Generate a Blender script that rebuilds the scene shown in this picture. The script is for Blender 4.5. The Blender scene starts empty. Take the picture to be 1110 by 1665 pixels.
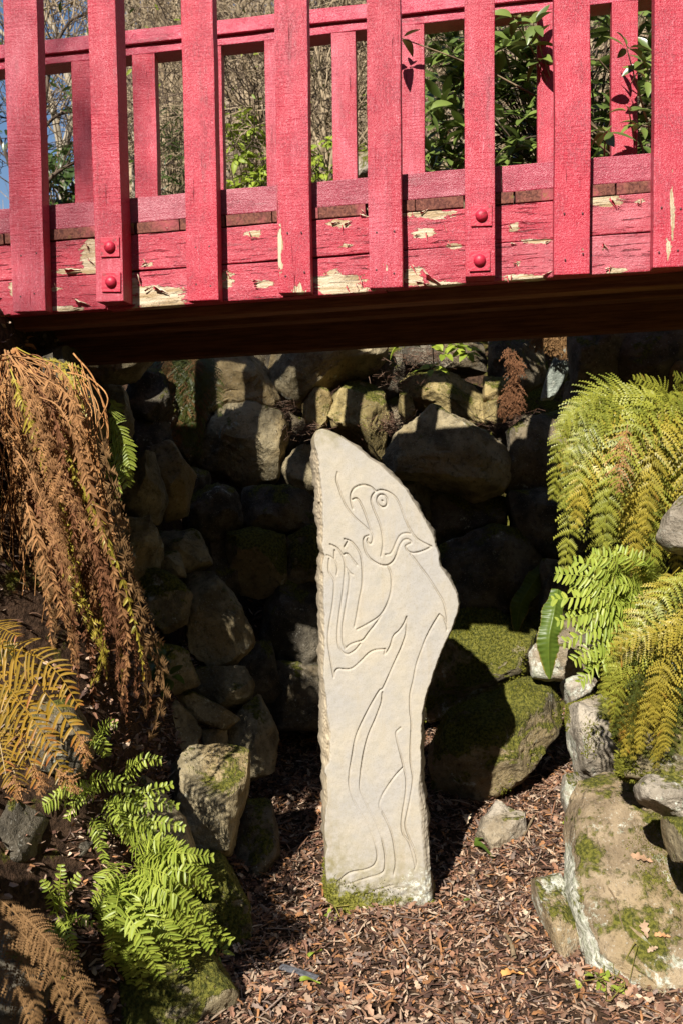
import bpy, bmesh, math, random
import numpy as np
from mathutils import Matrix, Vector

random.seed(7)
RNG = np.random.default_rng(7)
SC = bpy.context.scene
COL = SC.collection
R = math.radians

# ------------------------------------------------------------------ camera
F, CX, CY = 1500.0, 555.0, 832.5            # focal length and centre in photo pixels
CAM_H, PITCH, ROLL = 1.5, R(3.3), R(-0.7)
CM = Matrix.Translation((0, 0, CAM_H)) @ Matrix.Rotation(math.pi / 2 - PITCH, 4, 'X') @ Matrix.Rotation(ROLL, 4, 'Z')
cam_d = bpy.data.cameras.new('camera')
cam = bpy.data.objects.new('camera', cam_d)
COL.objects.link(cam)
cam.matrix_world = CM
cam_d.sensor_fit = 'VERTICAL'
cam_d.sensor_height = 36.0
cam_d.lens = 36.0 * F / 1665.0
cam_d.clip_start, cam_d.clip_end = 0.05, 2000
cam_d.dof.use_dof = True
cam_d.dof.focus_distance = 3.0
cam_d.dof.aperture_fstop = 7.0
SC.camera = cam

# ------------------------------------------------------------------ light
SUN_EL, SUN_AZ = R(37.6), R(23.6)           # sun behind the camera, to the left
world = bpy.data.worlds.new('World')
SC.world = world
world.use_nodes = True
wn = world.node_tree
sky = wn.nodes.new('ShaderNodeTexSky')
sky.sky_type = 'NISHITA'
sky.sun_disc = False
sky.sun_elevation = SUN_EL
sky.sun_rotation = math.pi + SUN_AZ
sky.air_density, sky.dust_density, sky.ozone_density = 1.0, 0.2, 3.0
wn.links.new(sky.outputs[0], wn.nodes['Background'].inputs[0])
wn.nodes['Background'].inputs[1].default_value = 0.06
sun_d = bpy.data.lights.new('sun', 'SUN')
sun_d.energy = 5.0
sun_d.angle = R(0.53)
sun_d.color = (1.0, 0.95, 0.87)
sun = bpy.data.objects.new('sun', sun_d)
COL.objects.link(sun)
SUNV = Vector((-math.sin(SUN_AZ) * math.cos(SUN_EL), -math.cos(SUN_AZ) * math.cos(SUN_EL), math.sin(SUN_EL)))
sun.rotation_euler = SUNV.to_track_quat('Z', 'Y').to_euler()
sun.location = SUNV * 20
vs = SC.view_settings
vs.view_transform, vs.look, vs.gamma, vs.use_curve_mapping = 'Standard', 'None', 1.0, False
vs.exposure = 0.92
SC.render.engine = 'CYCLES'
SC.cycles.use_denoising = True
SC.cycles.max_bounces = 6
SC.cycles.diffuse_bounces = 3
SC.cycles.transparent_max_bounces = 4

# ------------------------------------------------------------------ helpers
CMI = CM.inverted()
R3 = np.array(CM.to_3x3())
CP = np.array([0, 0, CAM_H])

def ray(px, py):
    return R3 @ np.array([(px - CX) / F, -(py - CY) / F, -1.0])

def at(px, py, Y):
    """world point seen at photo pixel (px,py) at distance Y in front"""
    d = ray(px, py)
    return CP + d * (Y / d[1])

def to_px(P):
    P = np.asarray(P, float).reshape(-1, 3) - CP
    c = P @ R3
    return np.stack([CX + F * c[:, 0] / -c[:, 2], CY - F * c[:, 1] / -c[:, 2]], 1)

def _hash(ix, iy, iz, seed):
    h = (ix * 374761393 + iy * 668265263 + iz * 2147483647 + seed * 1274126177) & 0xffffffff
    h = ((h ^ (h >> 13)) * 1274126177) & 0xffffffff
    h = ((h ^ (h >> 16)) * 2246822519) & 0xffffffff
    return ((h ^ (h >> 15)) & 0xffffff) / float(0xffffff)

def vnoise(P, scale=1.0, seed=0):
    P = np.asarray(P, float) * scale + 100.0
    i = np.floor(P).astype(np.int64)
    f = P - i
    f = f * f * (3 - 2 * f)
    out = 0
    for dx in (0, 1):
        for dy in (0, 1):
            for dz in (0, 1):
                w = (f[:, 0] if dx else 1 - f[:, 0]) * (f[:, 1] if dy else 1 - f[:, 1]) * (f[:, 2] if dz else 1 - f[:, 2])
                out = out + w * _hash(i[:, 0] + dx, i[:, 1] + dy, i[:, 2] + dz, seed)
    return out * 2 - 1

def fbm(P, scale=1.0, seed=0, octv=4, gain=0.5):
    a, s, t = 1.0, scale, 0
    for k in range(octv):
        t = t + a * vnoise(P, s, seed + k * 17)
        a *= gain
        s *= 2.03
    return t

def mesh_np(name, V, faces, mats=None, smooth=True, attrs=None):
    """faces: list of int arrays (n,k)"""
    me = bpy.data.meshes.new(name)
    V = np.asarray(V, np.float32)
    faces = [np.asarray(f, np.int32) for f in faces if len(f)]
    nl = sum(f.size for f in faces)
    npoly = sum(len(f) for f in faces)
    me.vertices.add(len(V))
    me.vertices.foreach_set('co', V.ravel())
    me.loops.add(nl)
    me.loops.foreach_set('vertex_index', np.concatenate([f.ravel() for f in faces]))
    me.polygons.add(npoly)
    tot = np.concatenate([np.full(len(f), f.shape[1], np.int32) for f in faces])
    st = np.concatenate([[0], np.cumsum(tot)[:-1]]).astype(np.int32)
    me.polygons.foreach_set('loop_start', st)
    me.polygons.foreach_set('loop_total', tot)
    me.polygons.foreach_set('use_smooth', np.full(npoly, smooth, bool))
    for k, a in (attrs or {}).items():
        a = np.asarray(a, np.float32)
        if a.ndim == 1:
            me.attributes.new(k, 'FLOAT', 'POINT').data.foreach_set('value', a)
        else:
            if a.shape[1] == 3:
                a = np.concatenate([a, np.ones((len(a), 1), np.float32)], 1)
            me.attributes.new(k, 'FLOAT_COLOR', 'POINT').data.foreach_set('color', a.ravel())
    for m in (mats if isinstance(mats, (list, tuple)) else [mats] if mats else []):
        me.materials.append(m)
    me.update(calc_edges=True)
    me.validate()
    return me

WM = {}
def link(name, data, parent=None, M=None):
    o = bpy.data.objects.new(name, data)
    COL.objects.link(o)
    M = M if M is not None else Matrix.Identity(4)
    WM[o] = M
    if parent is not None:
        o.parent = parent
        o.matrix_basis = WM[parent].inverted() @ M
    else:
        o.matrix_basis = M
    return o

def T(p):
    return Matrix.Translation(Vector([float(c) for c in p]))

def tag(o, label=None, cat=None, group=None, kind=None):
    if label: o['label'] = label
    if cat: o['category'] = cat
    if group: o['group'] = group
    if kind: o['kind'] = kind
    return o

def empty(name, loc, label=None, cat=None, group=None):
    o = link(name, None, None, T(loc))
    o.empty_display_size = 0.1
    return tag(o, label, cat, group)

class Geo:
    """collects arrays of vertices and faces with a float attribute and a colour"""
    def __init__(s):
        s.V, s.F, s.A, s.n = [], [], {}, 0
    def add(s, V, faces, **attrs):
        V = np.asarray(V, float).reshape(-1, 3)
        s.V.append(V)
        for f in faces:
            s.F.append(np.asarray(f) + s.n)
        for k, a in attrs.items():
            a = np.asarray(a, float)
            if a.ndim == 0:
                a = np.full(len(V), float(a))
            s.A.setdefault(k, []).append(a)
        s.n += len(V)
    def build(s, name, mat, parent=None, origin=(0, 0, 0), smooth=True):
        V = np.concatenate(s.V) - np.asarray(origin, float)
        byk = {}
        for f in s.F:
            byk.setdefault(f.shape[1], []).append(f)
        me = mesh_np(name, V, [np.concatenate(v) for v in byk.values()], mat, smooth,
                     {k: np.concatenate(a) for k, a in s.A.items()})
        return link(name, me, parent, T(origin))

def tubes(segs, k=4):
    """segs: array (S,8): p0,p1,r0,r1 -> V,F"""
    S = np.asarray(segs, float)
    p0, p1, r0, r1 = S[:, :3], S[:, 3:6], S[:, 6], S[:, 7]
    d = p1 - p0
    d /= np.linalg.norm(d, axis=1, keepdims=True) + 1e-9
    ref = np.where(np.abs(d[:, 2:3]) < 0.9, [[0, 0, 1.0]], [[1.0, 0, 0]])
    a = np.cross(d, ref)
    a /= np.linalg.norm(a, axis=1, keepdims=True) + 1e-9
    b = np.cross(d, a)
    ang = np.arange(k) * 2 * math.pi / k
    ring = a[:, None] * np.cos(ang)[None, :, None] + b[:, None] * np.sin(ang)[None, :, None]
    V = np.concatenate([p0[:, None] + ring * r0[:, None, None], p1[:, None] + ring * r1[:, None, None]], 1)
    base = (np.arange(len(S)) * 2 * k)[:, None]
    j = np.arange(k)
    j2 = (j + 1) % k
    F_ = np.stack([base + j, base + j2, base + j2 + k, base + j + k], -1).reshape(-1, 4)
    return V.reshape(-1, 3), F_

def catmull(P, n):
    P = np.asarray(P, float)
    if len(P) == 2:
        t = np.linspace(0, 1, n)[:, None]
        return P[0] * (1 - t) + P[1] * t
    Q = np.concatenate([[2 * P[0] - P[1]], P, [2 * P[-1] - P[-2]]])
    u = np.linspace(0, len(P) - 1 - 1e-6, n)
    i = u.astype(int)
    t = (u - i)[:, None]
    a, b, c, d = Q[i], Q[i + 1], Q[i + 2], Q[i + 3]
    return 0.5 * (2 * b + (c - a) * t + (2 * a - 5 * b + 4 * c - d) * t * t + (-a + 3 * b - 3 * c + d) * t ** 3)

def path_tube(geo, pts, r0, r1, k=5, n=None, **attrs):
    pts = catmull(pts, n or len(pts) * 6)
    rr = np.linspace(r0, r1, len(pts))
    V, F_ = tubes(np.concatenate([pts[:-1], pts[1:], rr[:-1, None], rr[1:, None]], 1), k)
    geo.add(V, [F_], **attrs)

# ------------------------------------------------------------------ materials
class NB:
    def __init__(s, name, rough=0.7, spec=0.3):
        s.m = bpy.data.materials.new(name)
        s.m.use_nodes = True
        s.t = s.m.node_tree
        s.b = s.t.nodes['Principled BSDF']
        s.b.inputs['Roughness'].default_value = rough
        s.b.inputs['Specular IOR Level'].default_value = spec
    def new(s, typ, **kw):
        n = s.t.nodes.new(typ)
        for k, v in kw.items():
            setattr(n, k, v)
        return n
    def ln(s, a, b):
        s.t.links.new(a, b)
    def put(s, sock, v):
        if hasattr(v, 'links') or isinstance(v, bpy.types.NodeSocket):
            s.ln(v, sock)
        else:
            sock.default_value = v
    def coord(s, scale=(1, 1, 1), rand=True, out='Object'):
        tc = s.new('ShaderNodeTexCoord')
        v = tc.outputs[out]
        if rand:
            oi = s.new('ShaderNodeObjectInfo')
            mu = s.math('MULTIPLY', oi.outputs['Random'], 37.0)
            va = s.new('ShaderNodeVectorMath', operation='ADD')
            s.ln(v, va.inputs[0])
            s.ln(mu, va.inputs[1])
            v = va.outputs[0]
        mp = s.new('ShaderNodeMapping')
        mp.inputs['Scale'].default_value = scale
        s.ln(v, mp.inputs[0])
        return mp.outputs[0]
    def noise(s, vec, scale, detail=4, rough=0.55, dist=0.0):
        n = s.new('ShaderNodeTexNoise')
        s.ln(vec, n.inputs['Vector'])
        n.inputs['Scale'].default_value = scale
        n.inputs['Detail'].default_value = detail
        n.inputs['Roughness'].default_value = rough
        n.inputs['Distortion'].default_value = dist
        return n.outputs['Fac']
    def voro(s, vec, scale, feature='F1'):
        n = s.new('ShaderNodeTexVoronoi', feature=feature)
        s.ln(vec, n.inputs['Vector'])
        n.inputs['Scale'].default_value = scale
        return n.outputs['Distance']
    def math(s, op, a, b=0.0, clamp=False):
        n = s.new('ShaderNodeMath', operation=op, use_clamp=clamp)
        s.put(n.inputs[0], a)
        s.put(n.inputs[1], b)
        return n.outputs[0]
    def ramp(s, fac, lo, hi):
        n = s.new('ShaderNodeMapRange', interpolation_type='SMOOTHSTEP')
        s.put(n.inputs['Value'], fac)
        n.inputs['From Min'].default_value = lo
        n.inputs['From Max'].default_value = hi
        return n.outputs[0]
    def mix(s, fac, a, b, mode='MIX'):
        n = s.new('ShaderNodeMix', data_type='RGBA', blend_type=mode)
        s.put(n.inputs[0], fac)
        for i, v in ((6, a), (7, b)):
            if isinstance(v, tuple):
                v = (*v, 1.0)
            s.put(n.inputs[i], v)
        return n.outputs[2]
    def attr(s, name):
        n = s.new('ShaderNodeAttribute', attribute_name=name)
        return n
    def bump(s, h, dist, strength=1.0, prev=None):
        n = s.new('ShaderNodeBump')
        n.inputs['Distance'].default_value = dist
        n.inputs['Strength'].default_value = strength
        s.ln(h, n.inputs['Height'])
        if prev is not None:
            s.ln(prev, n.inputs['Normal'])
        s.ln(n.outputs[0], s.b.inputs['Normal'])
        return n.outputs[0]
    def color(s, c):
        s.put(s.b.inputs['Base Color'], (*c, 1.0) if isinstance(c, tuple) else c)
    def up(s):
        g = s.new('ShaderNodeNewGeometry')
        x = s.new('ShaderNodeSeparateXYZ')
        s.ln(g.outputs['Normal'], x.inputs[0])
        return x.outputs['Z']

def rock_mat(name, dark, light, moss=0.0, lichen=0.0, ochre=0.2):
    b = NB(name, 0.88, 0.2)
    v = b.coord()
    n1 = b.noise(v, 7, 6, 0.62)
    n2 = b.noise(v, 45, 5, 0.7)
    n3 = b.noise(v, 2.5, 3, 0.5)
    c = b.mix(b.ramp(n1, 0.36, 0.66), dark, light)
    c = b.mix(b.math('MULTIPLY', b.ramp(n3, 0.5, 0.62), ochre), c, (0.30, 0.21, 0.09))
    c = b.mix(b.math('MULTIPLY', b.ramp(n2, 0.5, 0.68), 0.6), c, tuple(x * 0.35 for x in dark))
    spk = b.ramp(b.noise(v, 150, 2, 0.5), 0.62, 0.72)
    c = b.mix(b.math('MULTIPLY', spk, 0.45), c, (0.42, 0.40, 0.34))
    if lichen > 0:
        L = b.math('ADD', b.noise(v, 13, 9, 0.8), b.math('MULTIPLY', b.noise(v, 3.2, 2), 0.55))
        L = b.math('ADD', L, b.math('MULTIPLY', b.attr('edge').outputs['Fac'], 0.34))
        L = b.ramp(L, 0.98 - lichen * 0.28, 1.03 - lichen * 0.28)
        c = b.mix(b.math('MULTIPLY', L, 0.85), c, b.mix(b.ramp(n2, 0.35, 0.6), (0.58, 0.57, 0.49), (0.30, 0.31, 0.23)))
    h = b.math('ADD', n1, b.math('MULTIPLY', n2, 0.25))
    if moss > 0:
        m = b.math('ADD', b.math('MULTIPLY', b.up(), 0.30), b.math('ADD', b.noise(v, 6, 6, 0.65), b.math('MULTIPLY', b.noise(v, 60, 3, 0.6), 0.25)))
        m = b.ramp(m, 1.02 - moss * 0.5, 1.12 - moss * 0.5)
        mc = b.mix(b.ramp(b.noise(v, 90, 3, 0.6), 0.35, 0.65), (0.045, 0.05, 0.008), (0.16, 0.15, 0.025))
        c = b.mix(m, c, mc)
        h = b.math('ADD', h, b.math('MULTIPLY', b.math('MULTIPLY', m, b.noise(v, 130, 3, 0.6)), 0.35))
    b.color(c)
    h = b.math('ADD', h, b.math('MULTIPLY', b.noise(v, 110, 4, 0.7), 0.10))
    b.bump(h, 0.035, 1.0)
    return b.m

M = {}
M['rock_shade'] = rock_mat('shaded_rock', (0.045, 0.038, 0.027), (0.165, 0.14, 0.10), 0.4, 0.2)  # darker copy of the rock for shaded stones; shade put into its colour
M['rock'] = rock_mat('sandstone_rock', (0.13, 0.105, 0.06), (0.36, 0.295, 0.175), 0.3, 0.22, 0.6)
M['rock_moss'] = rock_mat('mossy_rock', (0.12, 0.10, 0.06), (0.27, 0.22, 0.13), 0.78, 0.35, 0.4)
M['rock_lichen'] = rock_mat('lichened_rock', (0.19, 0.16, 0.12), (0.37, 0.32, 0.25), 0.34, 0.58, 0.3)
M['rock_ochre'] = rock_mat('ochre_rock', (0.15, 0.115, 0.045), (0.38, 0.295, 0.13), 0.45, 0.1, 0.6)
M['rock_grey'] = rock_mat('grey_green_rock', (0.16, 0.18, 0.15), (0.34, 0.37, 0.32), 0.2, 0.55, 0.0)
M['rock_slab'] = rock_mat('brown_slab_rock', (0.17, 0.125, 0.075), (0.32, 0.245, 0.155), 0.42, 0.5, 0.3)

def wood_mat(name, red, faded, fade, kind='slat', peel=False):
    """painted sawn timber; local X runs along the board"""
    b = NB(name, 0.34, 0.5)
    vg = b.coord((1.0, 14, 14))          # stretched along the grain
    vs_ = b.coord((52, 4.5, 3))            # saw marks across the board
    v = b.coord()
    grain = b.noise(vg, 7, 6, 0.65)
    saw = b.noise(vs_, 3.2, 3, 0.6)
    blot = b.noise(v, 70, 4, 0.6)
    big = b.noise(v, 6, 4, 0.6)
    c = b.mix(b.ramp(big, 0.3, 0.75), red, tuple(x * 0.8 + y * 0.2 for x, y in zip(red, faded)))
    oi = b.new('ShaderNodeObjectInfo').outputs['Random']
    c = b.mix(b.math('MULTIPLY', b.ramp(oi, 0.2, 0.9), 0.38), c, tuple(x * .62 for x in red))
    lng = b.noise(b.coord((0.35, 1.2, 1.2)), 7, 3, 0.5)
    f = b.math('MULTIPLY', b.ramp(b.math('ADD', b.math('ADD', b.math('MULTIPLY', lng, 1.1), b.math('MULTIPLY', oi, 0.35)), b.math('MULTIPLY', grain, 0.45)), 0.90, 1.45), fade)
    c = b.mix(f, c, faded)
    # small flakes rubbed pale
    sp = b.ramp(b.math('ADD', b.noise(b.coord((1, 2.4, 2.4)), 130, 4, 0.7), b.math('MULTIPLY', grain, 0.3)), 0.70, 0.82)
    c = b.mix(b.math('MULTIPLY', sp, 0.42), c, (0.66, 0.26, 0.30))
    h = b.math('ADD', b.math('MULTIPLY', grain, 0.5), b.math('ADD', b.math('MULTIPLY', b.math('MULTIPLY', saw, b.ramp(b.noise(v, 5, 2), 0.35, 0.65)), 0.75 if kind == 'slat' else 0.2), b.math('MULTIPLY', b.math('ADD', b.math('MULTIPLY', blot, 0.35), b.noise(v, 260, 3, 0.6)), 0.6)))
    # raised rims of the blistered paint, rubbed pale, and grime
    rid = b.math('ABSOLUTE', b.math('SUBTRACT', b.noise(b.coord((1, 2.2, 2.2)), 80, 4, 0.6, 0.3), 0.5))
    rid = b.math('MULTIPLY', b.math('SUBTRACT', 1.0, b.ramp(rid, 0.006, 0.030)), b.ramp(b.noise(v, 11, 3), 0.40, 0.62))
    c = b.mix(b.math('MULTIPLY', rid, 0.45), c, (0.66, 0.26, 0.30))
    h = b.math('ADD', h, b.math('MULTIPLY', rid, 0.15))
    gr = b.ramp(b.math('ADD', b.noise(b.coord((0.5, 3, 3)), 5, 5, 0.7), b.math('MULTIPLY', blot, 0.2)), 0.66, 0.86)
    c = b.mix(b.math('MULTIPLY', gr, 0.55 if kind == 'slat' else 0.8), c, (0.10, 0.02, 0.022))
    if kind == 'slat':
        cr = b.noise(b.coord((0.8, 26, 26)), 5, 4, 0.65, 0.3)
        crack = b.ramp(cr, 0.27, 0.32)
        c = b.mix(b.math('MULTIPLY', b.math('SUBTRACT', 1.0, crack), 0.7), c, (0.13, 0.012, 0.02))
        h = b.math('ADD', h, b.math('MULTIPLY', crack, 0.6))
    if kind == 'fascia':
        cr = b.noise(b.coord((1.6, 22, 22)), 6, 5, 0.7, 0.4)
        crack = b.ramp(cr, 0.35, 0.41)
        c = b.mix(b.math('MULTIPLY', b.math('SUBTRACT', 1.0, crack), 0.75), c, (0.10, 0.02, 0.02))
        h = b.math('ADD', h, b.math('MULTIPLY', crack, 0.6))
    if peel:
        a = b.attr('peel').outputs['Fac']
        nz = b.math('ADD', b.noise(b.coord((1, 3.2, 3.2)), 17, 6, 0.68), b.math('MULTIPLY', b.noise(v, 120, 2), 0.15))
        pm = b.math('ADD', a, b.math('MULTIPLY', b.math('SUBTRACT', nz, 0.575), 2.1))
        pk = b.ramp(pm, 0.47, 0.50)
        wood = b.mix(b.ramp(grain, 0.35, 0.65), (0.34, 0.235, 0.12), (0.56, 0.47, 0.335))
        edge = b.math('MULTIPLY', b.ramp(pm, 0.40, 0.46), 0.45)
        c = b.mix(edge, c, (0.70, 0.05, 0.08))
        c = b.mix(pk, c, wood)
        h = b.math('SUBTRACT', h, b.math('MULTIPLY', pk, 1.6))
        rg = b.math('ADD', 0.42, b.math('MULTIPLY', pk, 0.4))
        b.ln(rg, b.b.inputs['Roughness'])
    b.color(c)
    b.bump(h, 0.0042, 1.0)
    return b.m

RED, PINK = (0.385, 0.0055, 0.026), (0.47, 0.08, 0.115)
M['slat'] = wood_mat('red_painted_slat', RED, PINK, 0.95, 'slat', True)
M['fascia'] = wood_mat('peeling_red_fascia', (0.36, 0.009, 0.029), (0.44, 0.115, 0.14), 0.95, 'fascia', True)
M['kick'] = wood_mat('faded_red_board', (0.30, 0.02, 0.046), (0.38, 0.125, 0.15), 0.95, 'rail')
M['rail'] = wood_mat('red_painted_rail', (0.42, 0.015, 0.05), (0.52, 0.16, 0.21), 0.75, 'rail')

def plain_wood(name, c0, c1, scale=(1, 16, 16), spec=0.2):
    b = NB(name, 0.8, spec)
    g = b.noise(b.coord(scale), 6, 6, 0.65)
    b.color(b.mix(b.ramp(g, 0.3, 0.7), c0, c1))
    b.bump(g, 0.004, 0.7)
    return b.m
M['beam'] = plain_wood('brown_beam', (0.10, 0.034, 0.017), (0.22, 0.085, 0.04))
b = NB('deck_end_grain', 0.8, 0.2)
v = b.coord()
rg = b.noise(v, 90, 3, 0.6, 1.0)
c = b.mix(b.ramp(rg, 0.3, 0.7), (0.07, 0.022, 0.018), (0.20, 0.075, 0.05))
c = b.mix(b.math('MULTIPLY', b.ramp(b.noise(v, 9, 3), 0.48, 0.66), 0.7), c, (0.36, 0.07, 0.09))
c = b.mix(b.math('MULTIPLY', b.ramp(b.noise(v, 18, 3), 0.60, 0.7), 0.7), c, (0.16, 0.15, 0.03))
b.color(c); b.bump(rg, 0.004, 0.8)
M['deck'] = b.m
b = NB('red_painted_metal', 0.45, 0.4)
v = b.coord()
c = b.mix(b.noise(v, 60, 3), (0.36, 0.006, 0.026), (0.48, 0.03, 0.06))
c = b.mix(b.math('MULTIPLY', b.ramp(b.noise(v, 55, 5, 0.7), 0.54, 0.66), 0.75), c, (0.10, 0.025, 0.018))
b.color(c)
b.bump(b.noise(v, 150, 4), 0.0015, 0.8)
M['metal'] = b.m
b = NB('paint_flake', 0.5, 0.4)
gb = b.new('ShaderNodeNewGeometry')
b.color(b.mix(gb.outputs['Backfacing'], b.mix(b.noise(b.coord(), 50, 3), (0.50, 0.02, 0.05), (0.66, 0.12, 0.15)), (0.60, 0.49, 0.35)))
M['flake'] = b.m
b = NB('nail', 0.6, 0.4); b.color((0.05, 0.015, 0.015)); M['nail'] = b.m

# carved stone: pale sandstone, weathered, mossy foot (attribute: rough edge, moss, groove)
b = NB('pale_sandstone', 0.9, 0.15)
v = b.coord(rand=False)
n1 = b.noise(v, 4, 6, 0.6); n2 = b.noise(v, 30, 5, 0.65); n3 = b.noise(v, 260, 3, 0.7); n4 = b.noise(v, 9, 5, 0.7)
c = b.mix(b.ramp(n1, 0.36, 0.66), (0.36, 0.338, 0.31), (0.425, 0.375, 0.295))
c = b.mix(b.math('MULTIPLY', b.ramp(n2, 0.48, 0.72), 0.30), c, (0.37, 0.33, 0.27))
c = b.mix(b.math('MULTIPLY', b.ramp(n4, 0.50, 0.70), 0.42), c, (0.33, 0.32, 0.30))
n5 = b.noise(b.coord((6, 6, 0.7), rand=False), 3, 5, 0.7)
c = b.mix(b.math('MULTIPLY', b.ramp(n5, 0.52, 0.74), 0.4), c, (0.36, 0.29, 0.19))
c = b.mix(b.math('MULTIPLY', b.ramp(n3, 0.48, 0.70), 0.5), c, (0.25, 0.22, 0.175))
rough = b.attr('rough').outputs['Fac']
c = b.mix(b.math('MULTIPLY', rough, 0.75), c, b.mix(b.ramp(n2, 0.35, 0.65), (0.24, 0.18, 0.11), (0.42, 0.34, 0.23)))
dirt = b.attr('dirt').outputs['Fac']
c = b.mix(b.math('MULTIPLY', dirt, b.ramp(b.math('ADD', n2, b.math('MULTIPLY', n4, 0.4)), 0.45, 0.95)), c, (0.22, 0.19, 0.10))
groove = b.attr('groove').outputs['Fac']
c = b.mix(b.math('MULTIPLY', groove, 0.35), c, (0.30, 0.25, 0.18))
li = b.attr('lichen').outputs['Fac']
lm = b.math('MULTIPLY', b.ramp(b.math('ADD', b.math('MULTIPLY', li, 0.26), b.noise(v, 48, 9, 0.85)), 0.74, 0.80), 0.8)
c = b.mix(lm, c, (0.58, 0.59, 0.51))
mo = b.attr('moss').outputs['Fac']
mm = b.ramp(b.math('ADD', b.math('MULTIPLY', mo, 0.6), b.math('MULTIPLY', b.noise(v, 28, 7, 0.75), 1.0)), 0.84, 1.0)
c = b.mix(mm, c, b.mix(b.ramp(b.noise(v, 140, 3), 0.35, 0.65), (0.06, 0.06, 0.01), (0.20, 0.19, 0.035)))
b.color(c)
b.bump(b.math('ADD', b.math('ADD', b.math('MULTIPLY', n2, 0.35), b.math('MULTIPLY', n3, 0.10)), b.math('MULTIPLY', mm, b.noise(v, 140, 3))), 0.006, 0.7)
M['stone'] = b.m

# ground
b = NB('soil_and_litter', 0.95, 0.1)
v = b.coord(rand=False)
g1 = b.noise(v, 9, 8, 0.7); g2 = b.noise(v, 55, 5, 0.7); g3 = b.noise(v, 0.25, 5, 0.6)
c = b.mix(b.ramp(g2, 0.3, 0.7), (0.018, 0.011, 0.007), (0.095, 0.056, 0.034))
mossa = b.attr('moss').outputs['Fac']
c = b.mix(b.ramp(b.math('ADD', mossa, b.math('MULTIPLY', b.math('SUBTRACT', g1, 0.5), 1.4)), 0.45, 0.6), c,
          b.mix(b.ramp(b.noise(v, 140, 4), 0.35, 0.65), (0.035, 0.04, 0.008), (0.14, 0.13, 0.02)))
far = b.attr('far').outputs['Fac']
c = b.mix(far, c, b.mix(b.ramp(b.math('ADD', b.math('MULTIPLY', g3, 0.6), b.math('MULTIPLY', b.noise(v, 2.5, 8, 0.75), 0.5)), 0.42, 0.68), (0.13, 0.09, 0.06), (0.34, 0.265, 0.19)))
b.color(c)
b.bump(b.math('ADD', g2, g1), 0.02, 0.8)
M['ground'] = b.m

def leafy(name, c0, c1, spec=0.4, rough=0.45, attr='tint', c2=None, transl=0.25, objvar=0.25):
    """leaf: colour between c0 and c1 by attribute and noise, tip colour c2 by attribute 'tip'"""
    b = NB(name, rough, spec)
    v = b.coord()
    a = b.attr(attr).outputs['Fac']
    oi = b.new('ShaderNodeObjectInfo').outputs['Random']
    f = b.math('ADD', b.math('MULTIPLY', a, 0.6), b.math('MULTIPLY', b.math('ADD', b.noise(v, 30, 3), b.math('MULTIPLY', oi, objvar)), 0.5), True)
    c = b.mix(f, c0, c1)
    if c2:
        t = b.attr('tip').outputs['Fac']
        c = b.mix(b.ramp(b.math('ADD', t, b.math('MULTIPLY', b.noise(v, 22, 4), 0.6)), 0.75, 1.15), c, c2)
    b.color(c)
    if transl:
        tr = b.new('ShaderNodeBsdfTranslucent')
        b.put(tr.inputs['Color'], c)
        ms = b.new('ShaderNodeMixShader')
        ms.inputs[0].default_value = transl
        out = b.t.nodes['Material Output']
        b.ln(b.b.outputs[0], ms.inputs[1]); b.ln(tr.outputs[0], ms.inputs[2]); b.ln(ms.outputs[0], out.inputs[0])
    return b.m
M['fern_green'] = leafy('green_fern', (0.035, 0.065, 0.008), (0.31, 0.31, 0.04), c2=(0.30, 0.19, 0.04), objvar=0.9)  # dark tone on random fronds stands for shaded gaps in the clump
M['fern_yellow'] = leafy('yellowing_fern', (0.09, 0.09, 0.01), (0.42, 0.33, 0.045), c2=(0.34, 0.14, 0.03), objvar=0.9)
M['fern_bright'] = leafy('bright_polypody', (0.12, 0.19, 0.016), (0.36, 0.40, 0.06), c2=(0.20, 0.14, 0.06))
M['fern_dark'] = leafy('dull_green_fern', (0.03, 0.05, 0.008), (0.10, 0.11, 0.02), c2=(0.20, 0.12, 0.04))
M['fern_dead'] = leafy('dead_fern', (0.040, 0.014, 0.008), (0.36, 0.185, 0.075), 0.15, 0.8, c2=(0.19, 0.080, 0.032), objvar=1.1, transl=0.15)
M['fern_tan'] = leafy('dead_bracken', (0.07, 0.036, 0.014), (0.24, 0.135, 0.055), 0.15, 0.8, c2=(0.17, 0.065, 0.025), transl=0.15)
M['fern_rust'] = leafy('rusty_dead_fern', (0.038, 0.014, 0.008), (0.20, 0.088, 0.040), 0.15, 0.8, c2=(0.16, 0.06, 0.028), objvar=1.0, transl=0.15)
M['fern_root'] = leafy('fern_root', (0.04, 0.016, 0.008), (0.16, 0.075, 0.035), 0.1, 0.9, c2=(0.10, 0.035, 0.015), transl=0)
M['fern_orange'] = leafy('orange_fern', (0.10, 0.085, 0.010), (0.33, 0.19, 0.018), c2=(0.32, 0.11, 0.025), objvar=0.7)
M['strap'] = leafy('glossy_strap_leaf', (0.02, 0.055, 0.006), (0.12, 0.17, 0.022), 0.35, 0.42, c2=(0.25, 0.2, 0.04))
M['rhodo'] = leafy('rhododendron_leaf', (0.03, 0.055, 0.014), (0.16, 0.21, 0.045), 0.5, 0.32, objvar=0.7, transl=0.12)
M['shrubleaf'] = leafy('evergreen_leaf', (0.02, 0.04, 0.01), (0.07, 0.11, 0.02), 0.5, 0.35)
M['limeleaf'] = leafy('lime_leaf', (0.10, 0.16, 0.015), (0.30, 0.36, 0.04), 0.3, 0.5)
M['moss'] = leafy('moss', (0.06, 0.07, 0.008), (0.22, 0.21, 0.03), 0.1, 0.8, transl=0.2)
b = NB('litter', 0.75, 0.25)
col = b.attr('col').outputs['Color']
nn = b.noise(b.coord(rand=False), 120, 3, 0.6)
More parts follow.
